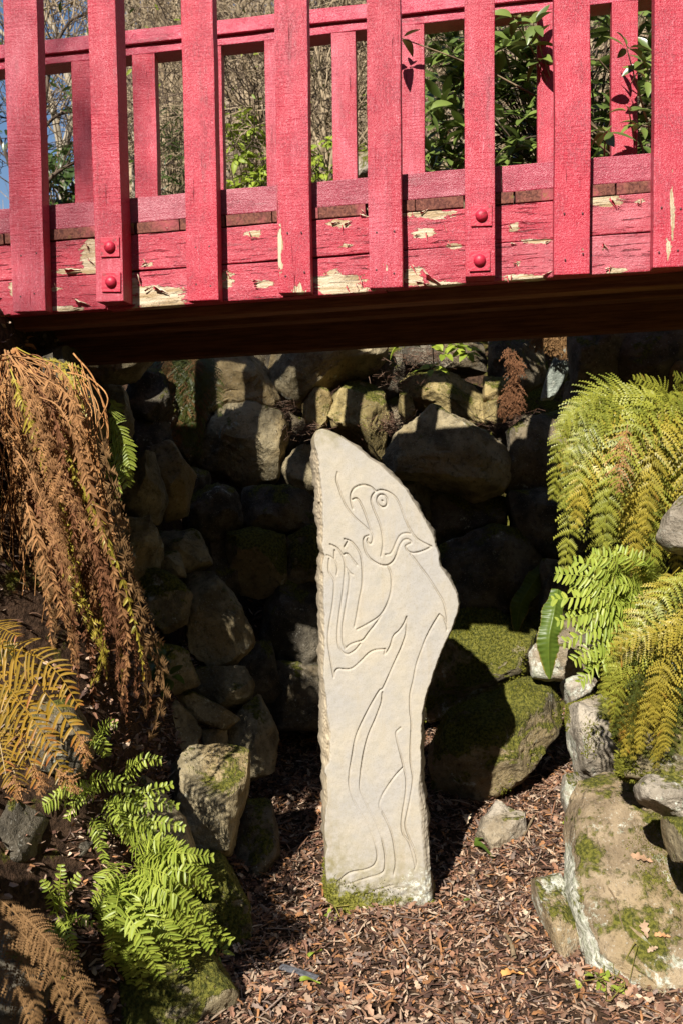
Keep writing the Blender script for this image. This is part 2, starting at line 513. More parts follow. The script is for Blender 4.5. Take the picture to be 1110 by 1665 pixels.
b.color(b.mix(b.math('MULTIPLY', nn, 0.45), col, b.mix(0.5, col, (0.02, 0.012, 0.008))))
b.bump(nn, 0.002, 0.5)
M['litter'] = b.m
def bark(name, c0, c1, s=20):
    b = NB(name, 0.85, 0.2)
    n = b.noise(b.coord((1, 1, 0.35)), s, 6, 0.65)
    b.color(b.mix(b.ramp(n, 0.35, 0.65), c0, c1)); b.bump(n, 0.01, 0.6)
    return b.m
M['bark_pale'] = bark('pale_bark', (0.16, 0.13, 0.09), (0.38, 0.33, 0.25), 6)
M['bark_brown'] = bark('brown_bark', (0.12, 0.085, 0.05), (0.30, 0.22, 0.13))
M['bark_tan'] = bark('tan_twig', (0.17, 0.125, 0.075), (0.40, 0.31, 0.20))
M['bark_dark'] = bark('dark_twig', (0.05, 0.035, 0.025), (0.14, 0.10, 0.07))
M['stem_dead'] = bark('dead_stem', (0.26, 0.11, 0.035), (0.46, 0.24, 0.09), 40)
M['stem_green'] = bark('green_stem', (0.12, 0.12, 0.02), (0.24, 0.19, 0.05), 40)
M['slate'] = bark('slate', (0.06, 0.06, 0.065), (0.13, 0.13, 0.14), 60)

# ------------------------------------------------------------------ ground
def sstep(x, a, b):
    t = np.clip((x - a) / (b - a), 0, 1)
    return t * t * (3 - 2 * t)

def smax(a, b, k=0.08):
    h = np.clip(0.5 + 0.5 * (a - b) / k, 0, 1)
    return b * (1 - h) + a * h + k * h * (1 - h)

def ground_z(X, Y, detail=True):
    X = np.asarray(X, float); Y = np.asarray(Y, float)
    P = np.stack([X, Y, X * 0], -1).reshape(-1, 3)
    sh = X.shape
    n1 = fbm(P, 2.2, 5, 4).reshape(sh)
    fl = 0.09 * np.clip(Y - 3.0, 0, 2)
    XL = np.interp(Y, [-20, -4, 0.5, 1.6, 2.1, 2.5, 3, 3.5, 4.6], [-3.0, -2.2, -1.5, -1.0, -0.66, -0.48, -0.46, -0.45, -0.42])
    XR = np.interp(Y, [-20, -4, 0.5, 1.6, 2.1, 2.5, 2.9, 3.3, 4.0, 4.6], [3.0, 2.4, 1.7, 1.4, 1.25, 1.15, 1.10, 1.10, 1.12, 1.15])
    topL = np.interp(Y, [-4, 0.5, 1.8, 2.5, 6], [1.0, 0.8, 0.95, 1.95, 2.0])
    topR = np.interp(Y, [-4, 0.5, 1.8, 2.6, 6], [0.8, 0.6, 0.8, 1.5, 1.8])
    L = np.minimum((XL - X) * np.interp(Y, [2.4, 2.7, 3.4, 3.8], [1.9, 3.4, 3.4, 2.0]), topL + 0.12 * (XL - X).clip(0, 8))
    Rr = np.minimum((X - XR) * 1.7, topR + 0.12 * (X - XR).clip(0, 8))
    B = np.minimum((Y - 5.05) * 2.1, 2.65 + 0.03 * (Y - 6).clip(0, 8))
    z = smax(smax(fl, L), smax(Rr, B))
    # wooded hill behind, higher to the right
    r = X / np.maximum(Y, 1)
    sl = 0.27 + 0.25 * sstep(r, -0.27, -0.19)
    hill = 1.4 + sl * np.clip(Y - 9, 0, 90) + 0.6 * n1 * np.clip((Y - 9) / 12, 0, 1)
    # unseen valley sides, added beside and behind the camera to cut sky fill
    side = 0.62 * np.clip(np.abs(X) - 3.6, 0, 40) * (1 - sstep(Y, 4, 9)) + 0.52 * np.clip(-3.5 - Y, 0, 40)
    z = z + np.minimum(side, 26) * (1 + 0.08 * n1)
    w = sstep(Y, 7, 13)
    z = z * (1 - w) + np.maximum(z, hill) * w
    if detail:
        z = z + n1 * 0.03 + 0.010 * fbm(P, 14, 9, 3).reshape(sh)
    return z

def spaced(lo, hi, step, far, back):
    c = np.arange(lo, hi, step)
    out = [c]
    d, p = step, hi
    up = []
    while p < far:
        up.append(p); d *= 1.22; p += d
    dn = []
    d, p = step, lo
    while p > back:
        d *= 1.22; p -= d; dn.append(p)
    return np.concatenate([dn[::-1], c, up])
gx = spaced(-1.8, 1.8, 0.03, 400, -400)
gy = spaced(1.6, 6.2, 0.03, 500, -300)
GX, GY = np.meshgrid(gx, gy)
GZ = ground_z(GX, GY)
GP = np.stack([GX, GY, GZ], -1).reshape(-1, 3)
nx, ny = len(gx), len(gy)
ii = (np.arange(ny - 1)[:, None] * nx + np.arange(nx - 1)[None]).ravel()
mossa = 0.25 + 0.12 * sstep(-GX, 0.45, 0.8) + 0.30 * sstep(GX, 0.75, 1.0)
mossa = mossa * (GY < 8)
ground = link('ground', mesh_np('ground', GP, [np.stack([ii, ii + 1, ii + 1 + nx, ii + nx], 1)], M['ground'], True,
              {'moss': mossa.ravel(), 'far': sstep(GY, 8, 11).ravel()}))
tag(ground, kind='structure')

# ------------------------------------------------------------------ rocks
_bm = bmesh.new()
bmesh.ops.create_icosphere(_bm, subdivisions=5, radius=1)
ICO5 = (np.array([v.co[:] for v in _bm.verts]), np.array([[v.index for v in f.verts] for f in _bm.faces]))
_bm.free()
_bm = bmesh.new()
bmesh.ops.create_icosphere(_bm, subdivisions=4, radius=1)
ICO4 = (np.array([v.co[:] for v in _bm.verts]), np.array([[v.index for v in f.verts] for f in _bm.faces]))
_bm.free()
ROCKS = []

def rock(name, poly, D, depth, mat, parent=None, tilt=0.4, seed=None, rough=1.0, hi=False, box=0.5, facets=9, grow_=1.07, edge=None):
    """a boulder whose front outline follows a photo polygon, at distance D, with real thickness"""
    seed = seed if seed is not None else len(ROCKS) * 3 + 1
    rng = np.random.default_rng(seed)
    poly = np.array(poly, float)
    c = (poly.min(0) + poly.max(0)) / 2
    poly = c + (poly - c) * grow_
    cw = at(c[0], c[1], D)
    W = np.array([at(p[0], p[1], D + tilt * (c[1] - p[1]) / F * D) for p in poly]) - cw
    e1 = np.array([1.0, 0, 0]); e2 = np.array([0, tilt, 1.0]); e2 /= np.linalg.norm(e2)
    nrm = np.cross(e1, e2)
    A, Bc = W @ e1, W @ e2
    # dense radial outline
    t = np.linspace(0, 1, 30, endpoint=False)
    pa = np.concatenate([A[i] + (np.roll(A, -1)[i] - A[i]) * t for i in range(len(A))])
    pb = np.concatenate([Bc[i] + (np.roll(Bc, -1)[i] - Bc[i]) * t for i in range(len(A))])
    th, rr = np.arctan2(pb, pa), np.hypot(pa, pb)
    grid = np.linspace(-math.pi, math.pi, 181)
    o = np.argsort(th)
    rg = np.interp(grid, th[o], rr[o], period=2 * math.pi)
    k = np.array([0, 1, 3, 1, 0.0]); k /= k.sum()
    rg = np.convolve(np.concatenate([rg[-3:-1], rg, rg[1:3]]), k, 'valid')
    S, Fc = ICO5 if hi else ICO4
    x, y, z = S.T
    rho = np.hypot(x, y)
    tt = np.arctan2(y, x)
    rv = np.interp(tt, grid, rg, period=2 * math.pi)
    rho2 = rho ** box
    zz = np.sign(z) * np.abs(z) ** 0.8
    V = (rv * rho2 * np.cos(tt))[:, None] * e1 + (rv * rho2 * np.sin(tt))[:, None] * e2 + (depth * zz)[:, None] * nrm
    size = rg.mean()
    for q in range(facets):
        d = nrm * rng.uniform(0.8, 1.0) + e1 * rng.normal(0, 0.62) + e2 * rng.normal(0.1, 0.62)
        d /= np.linalg.norm(d)
        h = V @ d
        lim = h.max() * rng.uniform(0.70, 0.90)
        over = np.clip(h - lim, 0, None)
        V = V - d * over[:, None]
    dirn = V / (np.linalg.norm(V, axis=1, keepdims=True) + 1e-9)
    off = rng.uniform(0, 50, 3)
    Q = V + off
    disp = size * rough * (0.07 * fbm(Q, 1.3 / size, seed, 2) + 0.040 * fbm(Q, 4.0 / size, seed + 5, 5, 0.6)) 
    ridg = 1 - np.abs(fbm(Q * np.array([1, 1, 2.2]), 3.2 / size, seed + 9, 3))
    disp -= size * rough * 0.07 * np.clip(ridg - 0.86, 0, 1) / 0.14 * 0.5
    V = V + dirn * disp[:, None]
    ea = np.zeros(len(V)) if edge is None else sstep(rho, .80, .97) * np.clip(np.cos(tt - edge) * 1.6, 0, 1)
    me = mesh_np(name, V, [Fc], mat, attrs={'edge': ea})
    me.set_sharp_from_angle(angle=R(38))
    ob = link(name, me, parent, T(cw))
    ROCKS.append((ob, V + cw, Fc))
    return ob

def moss_tufts(idx_or_VF, parent, mask, n, size, mat, seed=1):
    """small real moss blades on a rock where mask(P, N) holds"""
    V, Fc = idx_or_VF
    rng = np.random.default_rng(seed)
    a, b_, c_ = V[Fc[:, 0]], V[Fc[:, 1]], V[Fc[:, 2]]
    N = np.cross(b_ - a, c_ - a)
    ar = np.linalg.norm(N, axis=1)
    N = N / (ar[:, None] + 1e-12)
    cen = (a + b_ + c_) / 3
    w = ar * mask(cen, N)
    if w.sum() <= 0:
        return None
    pick = rng.choice(len(w), n, p=w / w.sum())
    u = rng.random((n, 2)); s_ = np.sqrt(u[:, :1])
    P = a[pick] * (1 - s_) + b_[pick] * s_ * (1 - u[:, 1:]) + c_[pick] * s_ * u[:, 1:]
    Nn = N[pick] + rng.normal(0, 0.45, (n, 3)) + [0, 0, 0.3]
    Nn /= np.linalg.norm(Nn, axis=1, keepdims=True)
    sd = np.cross(Nn, rng.normal(0, 1, (n, 3)))
    sd /= np.linalg.norm(sd, axis=1, keepdims=True) + 1e-9
    L = size * rng.uniform(0.5, 1.3, n)[:, None]
    v0, v1, v2 = P - sd * L * 0.28 - Nn * 0.001, P + sd * L * 0.28 - Nn * 0.001, P + Nn * L
    VV = np.stack([v0, v1, v2], 1).reshape(-1, 3)
    g = Geo()
    g.add(VV, [np.arange(3 * n).reshape(-1, 3)], tint=np.repeat(rng.random(n), 3), tip=np.zeros(3 * n))
    o = g.build('moss', mat, parent, WM[parent].translation, smooth=False)
    return tag(o, kind='stuff')

def mnoise(scale, thr, upw=0.5, seed=3):
    def f(P, N):
        return np.clip((fbm(P, scale, seed, 3) + upw * N[:, 2] - thr) * 3, 0, 1) * (N[:, 1] < 0.5)
    return f

wall_back = empty('boulder_wall', (0.1, 4.7, 0.2), 'dark wall of stacked mossy boulders closing the hollow under the bridge', 'stone wall')
D_ = 'rock_shade'
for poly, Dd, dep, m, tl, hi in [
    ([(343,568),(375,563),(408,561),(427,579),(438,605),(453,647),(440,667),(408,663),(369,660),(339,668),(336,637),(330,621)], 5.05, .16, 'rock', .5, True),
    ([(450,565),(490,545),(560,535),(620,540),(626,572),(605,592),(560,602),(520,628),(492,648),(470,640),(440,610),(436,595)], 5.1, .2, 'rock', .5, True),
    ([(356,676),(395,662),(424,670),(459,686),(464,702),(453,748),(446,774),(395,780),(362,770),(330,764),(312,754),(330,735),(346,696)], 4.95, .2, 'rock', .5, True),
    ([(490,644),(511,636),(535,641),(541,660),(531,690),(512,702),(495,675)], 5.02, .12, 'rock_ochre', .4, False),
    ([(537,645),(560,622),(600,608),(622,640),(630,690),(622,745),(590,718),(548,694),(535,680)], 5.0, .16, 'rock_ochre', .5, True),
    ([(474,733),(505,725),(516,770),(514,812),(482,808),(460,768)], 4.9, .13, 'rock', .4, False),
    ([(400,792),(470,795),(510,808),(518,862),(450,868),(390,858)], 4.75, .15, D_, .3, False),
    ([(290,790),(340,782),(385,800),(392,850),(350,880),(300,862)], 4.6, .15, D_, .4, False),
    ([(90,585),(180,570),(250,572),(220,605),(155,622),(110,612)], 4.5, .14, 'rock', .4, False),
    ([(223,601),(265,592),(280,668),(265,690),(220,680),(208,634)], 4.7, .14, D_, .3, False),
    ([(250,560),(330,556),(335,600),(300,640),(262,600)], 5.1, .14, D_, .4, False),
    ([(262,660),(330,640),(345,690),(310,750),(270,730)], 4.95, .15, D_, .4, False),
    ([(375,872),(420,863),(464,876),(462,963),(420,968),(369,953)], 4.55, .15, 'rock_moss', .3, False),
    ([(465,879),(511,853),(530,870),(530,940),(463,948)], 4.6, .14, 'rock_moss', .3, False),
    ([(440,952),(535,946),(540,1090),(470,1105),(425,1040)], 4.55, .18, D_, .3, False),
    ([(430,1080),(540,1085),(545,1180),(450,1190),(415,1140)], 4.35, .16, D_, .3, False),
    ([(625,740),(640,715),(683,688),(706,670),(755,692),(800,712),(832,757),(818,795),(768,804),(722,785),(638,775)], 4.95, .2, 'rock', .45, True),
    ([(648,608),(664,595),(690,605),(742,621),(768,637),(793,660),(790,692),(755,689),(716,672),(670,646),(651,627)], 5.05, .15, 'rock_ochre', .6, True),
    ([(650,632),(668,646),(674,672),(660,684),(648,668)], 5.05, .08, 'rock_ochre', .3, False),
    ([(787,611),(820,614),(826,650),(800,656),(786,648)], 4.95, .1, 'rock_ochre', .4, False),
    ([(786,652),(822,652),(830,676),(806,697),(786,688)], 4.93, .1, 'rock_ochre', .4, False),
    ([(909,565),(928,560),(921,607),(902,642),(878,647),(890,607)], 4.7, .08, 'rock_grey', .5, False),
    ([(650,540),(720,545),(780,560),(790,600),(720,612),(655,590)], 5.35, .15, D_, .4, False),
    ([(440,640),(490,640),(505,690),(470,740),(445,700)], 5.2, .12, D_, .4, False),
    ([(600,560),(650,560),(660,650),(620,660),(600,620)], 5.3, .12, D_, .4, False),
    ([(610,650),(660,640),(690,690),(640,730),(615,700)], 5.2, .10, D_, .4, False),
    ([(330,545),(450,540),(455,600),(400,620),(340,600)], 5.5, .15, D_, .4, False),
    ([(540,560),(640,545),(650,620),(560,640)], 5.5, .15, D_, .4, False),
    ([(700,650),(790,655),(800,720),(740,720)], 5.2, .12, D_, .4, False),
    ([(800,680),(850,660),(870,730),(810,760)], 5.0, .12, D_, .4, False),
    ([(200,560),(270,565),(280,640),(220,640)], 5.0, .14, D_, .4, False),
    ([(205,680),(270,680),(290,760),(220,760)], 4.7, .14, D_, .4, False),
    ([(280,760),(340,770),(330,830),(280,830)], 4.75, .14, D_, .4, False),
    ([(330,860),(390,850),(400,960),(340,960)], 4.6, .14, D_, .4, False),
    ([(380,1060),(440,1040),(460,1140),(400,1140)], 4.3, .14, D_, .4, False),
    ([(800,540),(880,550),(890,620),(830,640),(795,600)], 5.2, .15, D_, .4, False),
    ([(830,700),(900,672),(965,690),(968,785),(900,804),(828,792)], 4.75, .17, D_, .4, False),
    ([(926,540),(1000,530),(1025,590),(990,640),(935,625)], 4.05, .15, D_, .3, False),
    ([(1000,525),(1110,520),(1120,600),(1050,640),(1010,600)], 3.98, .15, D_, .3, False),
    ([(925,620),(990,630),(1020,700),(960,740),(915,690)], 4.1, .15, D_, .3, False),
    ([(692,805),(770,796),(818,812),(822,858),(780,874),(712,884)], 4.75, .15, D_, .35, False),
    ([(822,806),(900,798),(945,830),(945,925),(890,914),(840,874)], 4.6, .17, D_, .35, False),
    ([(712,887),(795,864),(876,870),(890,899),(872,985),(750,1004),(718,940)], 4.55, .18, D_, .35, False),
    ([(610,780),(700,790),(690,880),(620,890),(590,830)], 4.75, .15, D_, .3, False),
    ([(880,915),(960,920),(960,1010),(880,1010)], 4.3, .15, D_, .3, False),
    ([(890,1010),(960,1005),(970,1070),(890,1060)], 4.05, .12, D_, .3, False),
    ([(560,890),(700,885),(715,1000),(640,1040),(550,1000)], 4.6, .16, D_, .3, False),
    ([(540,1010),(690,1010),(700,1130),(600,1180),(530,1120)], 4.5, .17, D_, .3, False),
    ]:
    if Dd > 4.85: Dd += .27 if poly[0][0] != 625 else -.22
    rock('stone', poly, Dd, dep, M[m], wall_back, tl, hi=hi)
A_ = rock('stone', [(747,1004),(846,1005),(866,1040),(860,1079),(846,1108),(760,1142),(720,1160),(695,1167),(688,1110),(716,1050)], 4.35, .20, M['rock_moss'], wall_back, .55, hi=True, edge=-.8)
vA = ROCKS[-1]
B_ = rock('stone', [(809,1130),(852,1107),(900,1116),(910,1145),(910,1180),(886,1215),(856,1262),(780,1300),(715,1295),(706,1215),(725,1162)], 3.92, .22, M['rock_moss'], wall_back, .5, hi=True)
vB = ROCKS[-1]
moss_tufts(vA[1:], A_, mnoise(9, -0.1), 5000, .011, M['moss'], 1)
moss_tufts(vB[1:], B_, mnoise(9, 0.35), 2600, .009, M['moss'], 2)

wall_left = empty('boulder_wall', (-0.5, 3.6, 0.1), 'shaded boulder wall along the left side of the hollow behind the ferns', 'stone wall')
for poly, Dd, dep, m, tl, hi in [
    ([(150,634),(202,632),(212,684),(206,735),(160,700)], 4.0, .12, D_, .3, False),
    ([(190,770),(202,750),(249,740),(270,806),(256,852),(205,838)], 3.95, .13, 'rock', .3, False),
    ([(248,731),(281,722),(314,770),(302,832),(266,842)], 4.2, .13, D_, .3, False),
    ([(170,850),(245,844),(260,880),(251,927),(222,945),(180,942)], 3.7, .14, 'rock', .3, True),
    ([(254,862),(322,864),(345,915),(305,930),(256,902)], 4.05, .14, D_, .3, False),
    ([(255,898),(290,896),(303,938),(262,934)], 3.9, .08, 'rock', .3, False),
    ([(214,942),(255,926),(293,945),(312,963),(299,1011),(268,1028),(236,1004),(220,980)], 3.65, .13, 'rock_moss', .3, True),
    ([(301,935),(349,938),(377,968),(406,1022),(409,1044),(381,1075),(345,1090),(314,1066),(308,1022),(298,986)], 3.95, .16, D_, .3, True),
    ([(190,1000),(238,1040),(300,1060),(322,1110),(250,1135),(195,1100)], 3.45, .14, 'rock_moss', .4, False),
    ([(314,1090),(400,1090),(412,1109),(406,1140),(362,1152),(318,1127)], 3.8, .14, 'rock', .5, True),
    ([(282,1130),(310,1124),(362,1150),(388,1167),(362,1186),(321,1172)], 3.55, .12, 'rock', .4, True),
    ([(232,1155),(288,1143),(327,1182),(315,1229),(272,1270),(226,1240)], 3.35, .13, 'rock', .4, True),
    ([(364,1186),(420,1130),(450,1194),(446,1250),(397,1270)], 3.7, .14, D_, .3, False),
    ([(330,1186),(368,1186),(370,1216),(332,1214)], 3.55, .06, 'rock', .3, False),
    ([(396,1300),(440,1300),(456,1390),(410,1460),(385,1400)], 3.3, .12, D_, .4, False),
    ([(325,1380),(362,1390),(405,1470),(414,1556),(370,1572),(322,1474)], 2.85, .13, 'rock_moss', .5, True),
    ([(180,1540),(330,1545),(380,1610),(375,1690),(180,1700)], 2.45, .2, 'rock_moss', .5, True),
    ([(160,1270),(230,1260),(300,1330),(320,1440),(240,1440),(160,1380)], 2.75, .14, 'rock', .5, False),
    ([(60,1150),(115,1140),(150,1200),(130,1262),(65,1250)], 2.5, .12, D_, .4, False),
    ([(-60,1310),(20,1290),(75,1330),(60,1400),(-10,1430),(-70,1400)], 2.4, .15, D_, .5, False),
    ([(70,1330),(130,1325),(160,1370),(120,1420),(70,1400)], 2.5, .1, D_, .5, False),
    ([(-80,1500),(30,1490),(80,1560),(60,1660),(-80,1690)], 2.15, .15, D_, .6, False),
    ([(20,590),(130,590),(165,680),(120,760),(20,760)], 3.15, .22, D_, .3, False),  # hidden stone added to stop sun leaking onto the rocks behind
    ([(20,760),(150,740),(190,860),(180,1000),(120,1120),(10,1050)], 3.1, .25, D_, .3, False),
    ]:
    rock('stone', poly, Dd, dep, M['rock' if m == D_ and 3.3 < Dd < 4.3 else m], wall_left, tl, hi=hi)  # some shade-coloured stones get the lighter rock to look better lit
lit_boulder = tag(rock('boulder', [(278,1264),(313,1231),(370,1221),(401,1227),(401,1280),(372,1380),(325,1385),(283,1330)], 3.05, .15, M['rock'], None, .7, hi=True, facets=7),
    'brown boulder with sunlit flat top and fern shadow at the left edge of the path', 'boulder', 'loose boulders edging the hollow')

def boulder(label, *a, **k):
    return tag(rock('boulder', *a, **k), label, 'boulder', 'loose boulders edging the hollow')
s13 = boulder('sunlit mossy boulder under the drooping fern tips on the right', [(929,1146),(988,1126),(1010,1154),(1024,1228),(1036,1280),(988,1282),(940,1254),(925,1190)], 3.4, .16, M['rock_lichen'], None, .5, hi=True, grow_=1.02)
v13 = ROCKS[-1]
boulder('narrow stone wedged behind the big flat slab', [(916,1262),(942,1255),(950,1294),(924,1330),(914,1300)], 3.25, .08, M['rock_lichen'], None, .4)
boulder('small pale stone lit at the foot of the right bank beside a mossy boulder', [(912,1110),(940,1100),(970,1108),(955,1130),(926,1145)], 3.6, .09, M['rock_lichen'], None, .6)
boulder('grey stone beneath the bright green fern and long glossy leaf', [(863,1060),(885,1038),(930,1040),(965,1072),(930,1104),(868,1100)], 3.95, .12, M['rock_lichen'], None, .4)
slab = boulder('large flat slab with white lichen edge and soil on top at lower right', [(908,1340),(930,1305),(966,1290),(1032,1298),(1110,1310),(1200,1380),(1220,1600),(1150,1660),(1110,1642),(1051,1618),(1014,1595),(962,1566),(945,1523),(925,1457),(912,1394)], 2.76, .12, M['rock_slab'], None, 1.1, hi=True, box=0.42, facets=0, rough=0.8, grow_=1.0, edge=-2.5)
vS = ROCKS[-1]
boulder('upright mossy stone leaning on the left edge of the flat slab', [(864,1427),(911,1420),(926,1449),(944,1523),(960,1565),(953,1598),(918,1606),(890,1523),(868,1460)], 2.80, .12, M['rock_slab'], None, .5, hi=True, grow_=1.0, edge=0.5)
boulder('pale lichen covered stone jutting over the flat slab at right edge', [(1036,1280),(1055,1263),(1088,1265),(1140,1280),(1150,1340),(1110,1332),(1069,1312),(1042,1300)], 2.5, .10, M['rock_lichen'], None, .5, hi=True)
s18 = boulder('thickly mossed boulder at right edge beneath hanging yellow fronds', [(1010,1180),(1050,1140),(1120,1120),(1180,1180),(1170,1290),(1080,1275),(1020,1260)], 2.72, .14, M['rock_moss'], None, .4, hi=True)
v18 = ROCKS[-1]
boulder('grey rounded stone among the ferns at the right edge', [(1074,868),(1085,834),(1112,804),(1150,830),(1150,900),(1095,890)], 2.62, .09, M['rock_lichen'], None, .4)
boulder('brown squared stone in the corner under the bridge at right', [(1083,594),(1140,588),(1150,650),(1088,652)], 3.9, .12, M['rock'], None, .1)
boulder('small lichen spotted stone standing in the leaf litter', [(773,1360),(790,1325),(808,1305),(829,1316),(850,1322),(853,1353),(842,1378),(785,1394)], 3.5, .08, M['rock_lichen'], None, .4, hi=True, box=0.55, facets=7)
boulder('dark stone under the jutting ledge at lower right edge', [(1080,1330),(1160,1330),(1170,1400),(1100,1400)], 2.45, .10, M['rock_moss'], None, .4)
moss_tufts(v13[1:], s13, mnoise(8, 0.45), 2500, .008, M['moss'], 3)
moss_tufts(v18[1:], s18, mnoise(8, -0.2), 7000, .014, M['moss'], 4)
moss_tufts(vS[1:], slab, mnoise(5, 0.75), 2500, .007, M['moss'], 5)

# ------------------------------------------------------------------ carved standing stone
def c5(pts): return [(480 + x / 3.7, 680 + y / 3.7) for x, y in pts]
def c6(pts): return [(480 + x / 3.7, 1080 + y / 3.7) for x, y in pts]
ell = [(522 + 31 * math.cos(t) + 4 * math.sin(t), 497 + 38 * math.sin(t)) for t in np.linspace(0, 2 * math.pi, 16)]
CARVE = [c5(p) for p in [
    [(255,325),(248,370),(265,430),(300,520),(350,590),(410,645),(455,688),(466,715),(460,748),(445,757),(432,742),(436,722)],
    [(440,706),(415,718),(410,750),(422,805),(455,850),(505,880),(550,885),(585,862),(608,820),(625,770),(645,738),(668,728),(690,736),(695,750),(680,757)],
    [(345,545),(334,500),(333,460),(350,425),(385,405),(425,403),(460,418),(482,442)],
    [(340,492),(365,482),(385,500),(410,550),(435,620),(455,680)],
    [(515,830),(525,770),(522,700),(505,630),(480,570),(458,510),(460,470),(480,445),(515,432),(560,445),(605,480),(635,540),(660,610),(690,670),(730,725),(780,755),(818,772)],
    [(818,772),(780,792),(730,808),(690,808),(668,790),(662,770),(675,760)],
    [(540,822),(570,815),(590,785),(608,740),(630,705),(660,692),(690,695)],
    ell, [(521,496),(525,498)],
    [(690,815),(740,880),(800,960),(850,1040),(890,1110),(908,1190),(910,1275)],
    [(910,1255),(890,1205),(865,1180)],
    [(865,1180),(830,1235),(790,1310),(755,1400),(725,1490),(708,1580),(690,1660),(688,1750),(697,1840),(692,1960),(692,2070),(705,2170),(690,2280),(670,2380),(660,2450),(680,2520),(715,2600),(728,2670),(715,2715)],
    [(555,890),(575,940),(578,1010),(565,1080),(535,1150),(500,1195),(440,1235),(370,1272)],
    [(515,1190),(480,1240),(440,1290),(405,1335),(360,1350),(325,1365),(300,1388)],
    [(390,1358),(365,1390),(330,1415),(300,1418),(270,1390),(255,1340),(258,1250),(270,1150),(285,1050),(295,950),(298,880),(280,820),(250,780),(210,760)],
    [(300,1388),(285,1340),(285,1250),(300,1150),(315,1060),(325,970),(322,935)],
    [(305,900),(325,930),(345,942)],
    [(355,1255),(370,1180),(385,1090),(402,1000),(402,900),(390,820),(360,770),(330,740),(295,728)],
    [(295,775),(312,745)], [(290,822),(310,815),(335,840),(370,885)], [(238,795),(235,850)],
    [(190,825),(220,840),(245,870),(255,910),(250,945)],
    [(205,845),(202,920),(230,970),(235,1020),(225,1130),(205,1250),(198,1340),(210,1430),(225,1520),(232,1560)],
    [(232,1560),(240,1525),(260,1508),(310,1512),(350,1500),(400,1455),(440,1415),(480,1395),(540,1390)],
    [(535,1420),(538,1392)],
    [(545,1415),(570,1370),(590,1310),(625,1275),(655,1230),(668,1195)],
    [(668,1200),(665,1290),(640,1370),(600,1460),(560,1550),(525,1625),(500,1645),(440,1750),(390,1850),(360,1930),(340,2040),(325,2140),(325,2220),(350,2300),(390,2370),(430,2440),(465,2520),(488,2600),(490,2650),(470,2690),(420,2715),(340,2728),(300,2750),(255,2790)],
    [(523,1650),(515,1715),(480,1810),(445,1890),(420,1970),(402,2060),(390,2160),(388,2230),(410,2290),(450,2370),(490,2450),(520,2540),(538,2630),(535,2710),(510,2740),(450,2760),(380,2780),(320,2800),(270,2810)],
    [(632,1863),(605,1890),(608,1930),(630,2020),(650,2100),(665,2180),(660,2270),(645,2360),(637,2440),(645,2500),(680,2550),(705,2630),(718,2690)],
    [(648,2100),(600,2150),(550,2220),(515,2280),(502,2330),(520,2370),(555,2440),(580,2510),(595,2590),(602,2680),(590,2745)],
    [(585,2810),(540,2820),(490,2835),(450,2860),(410,2868)], [(590,2825),(650,2825)], [(390,2850),(360,2868)],
]]
SD = 3.02
Lp = np.array([(696.5,521),(699,512),(705,508.5),(712,507),(745,507),(788,511),(820,511),(853,514),(885,515),(904,520),(929,516),(964,516),(1004,517),(1058,518),(1118,519),(1142,520),(1215,521),(1248,523),(1258,526),(1280,524),(1323,524),(1364,526),(1418,528),(1458,527),(1500,530),(1540,532)])
Rp = np.array([(696.5,524),(699,535),(705,549),(712,561),(727,583),(744,602),(756,621),(777,642),(796,664),(818,677),(845,693),(869,706),(921,719),(942,733),(961,742),(983,749),(1002,743),(1026,734),(1056,720),(1096,707),(1139,693),(1161,688),(1193,688),(1253,686),(1296,689),(1350,696),(1404,700),(1469,703),(1500,704),(1540,705)])
Wp = np.array([(696,3),(740,14),(800,20),(900,12),(1000,16),(1110,14),(1135,17),(1185,27),(1240,23),(1256,7),(1290,11),(1350,6),(1420,5),(1540,5)])
rows = np.concatenate([[696.5, 697, 698], np.arange(699.5, 1541, 1.25)])
NC = 236
nb = 10
sP, sF = [], []
rl = np.interp(rows, Lp[:, 0], Lp[:, 1]); rr_ = np.interp(rows, Rp[:, 0], Rp[:, 1]); ww = np.interp(rows, Wp[:, 0], Wp[:, 1])
jit = lambda s, a, sc: a * fbm(np.stack([rows * 0.02, rows * 0 + s, rows * 0], 1), sc, s, 4)
rl = rl + jit(3, 0.9, 3); rr_ = rr_ + jit(8, 1.1, 3); ww = np.maximum(ww * .72 + jit(12, 2.0, 2), 1.5)
sN = np.linspace(0, 1, NC)
PX = rl[:, None] + (rr_ - rl)[:, None] * sN[None]
PY = np.repeat(rows[:, None], NC, 1)
dR = R3 @ np.stack([(PX - CX) / F, -(PY - CY) / F, -np.ones_like(PX)], 0).reshape(3, -1)
W0 = (CP[:, None] + dR * (SD / dR[1])).T                # points on the upright plane Y = SD
# groove depth
gp = np.stack([PX.ravel(), PY.ravel()], 1)
gd = np.full(len(gp), 1e9)
for line in CARVE:
    pl = catmull(np.array(line), max(4, len(line) * 5))
    lo, hi_ = pl.min(0) - 6, pl.max(0) + 6
    sel = np.where((gp[:, 0] > lo[0]) & (gp[:, 0] < hi_[0]) & (gp[:, 1] > lo[1]) & (gp[:, 1] < hi_[1]))[0]
    q = gp[sel]
    best = gd[sel]
    for a, b2 in zip(pl[:-1], pl[1:]):
        ab = b2 - a
        t = np.clip(((q - a) @ ab) / (ab @ ab + 1e-9), 0, 1)
        d = np.hypot(*(q - a - t[:, None] * ab).T)
        best = np.minimum(best, d)
    gd[sel] = best
foot = sstep(PY, 1400, 1460).ravel()
groove = np.clip(1 - gd / 1.9, 0, 1) ** 0.9
shallow = 1 - 0.62 * sstep(PY, 1265, 1290).ravel() * (1 - sstep(PY, 1360, 1390).ravel()) * (PX.ravel() < 620)
groove = groove * shallow
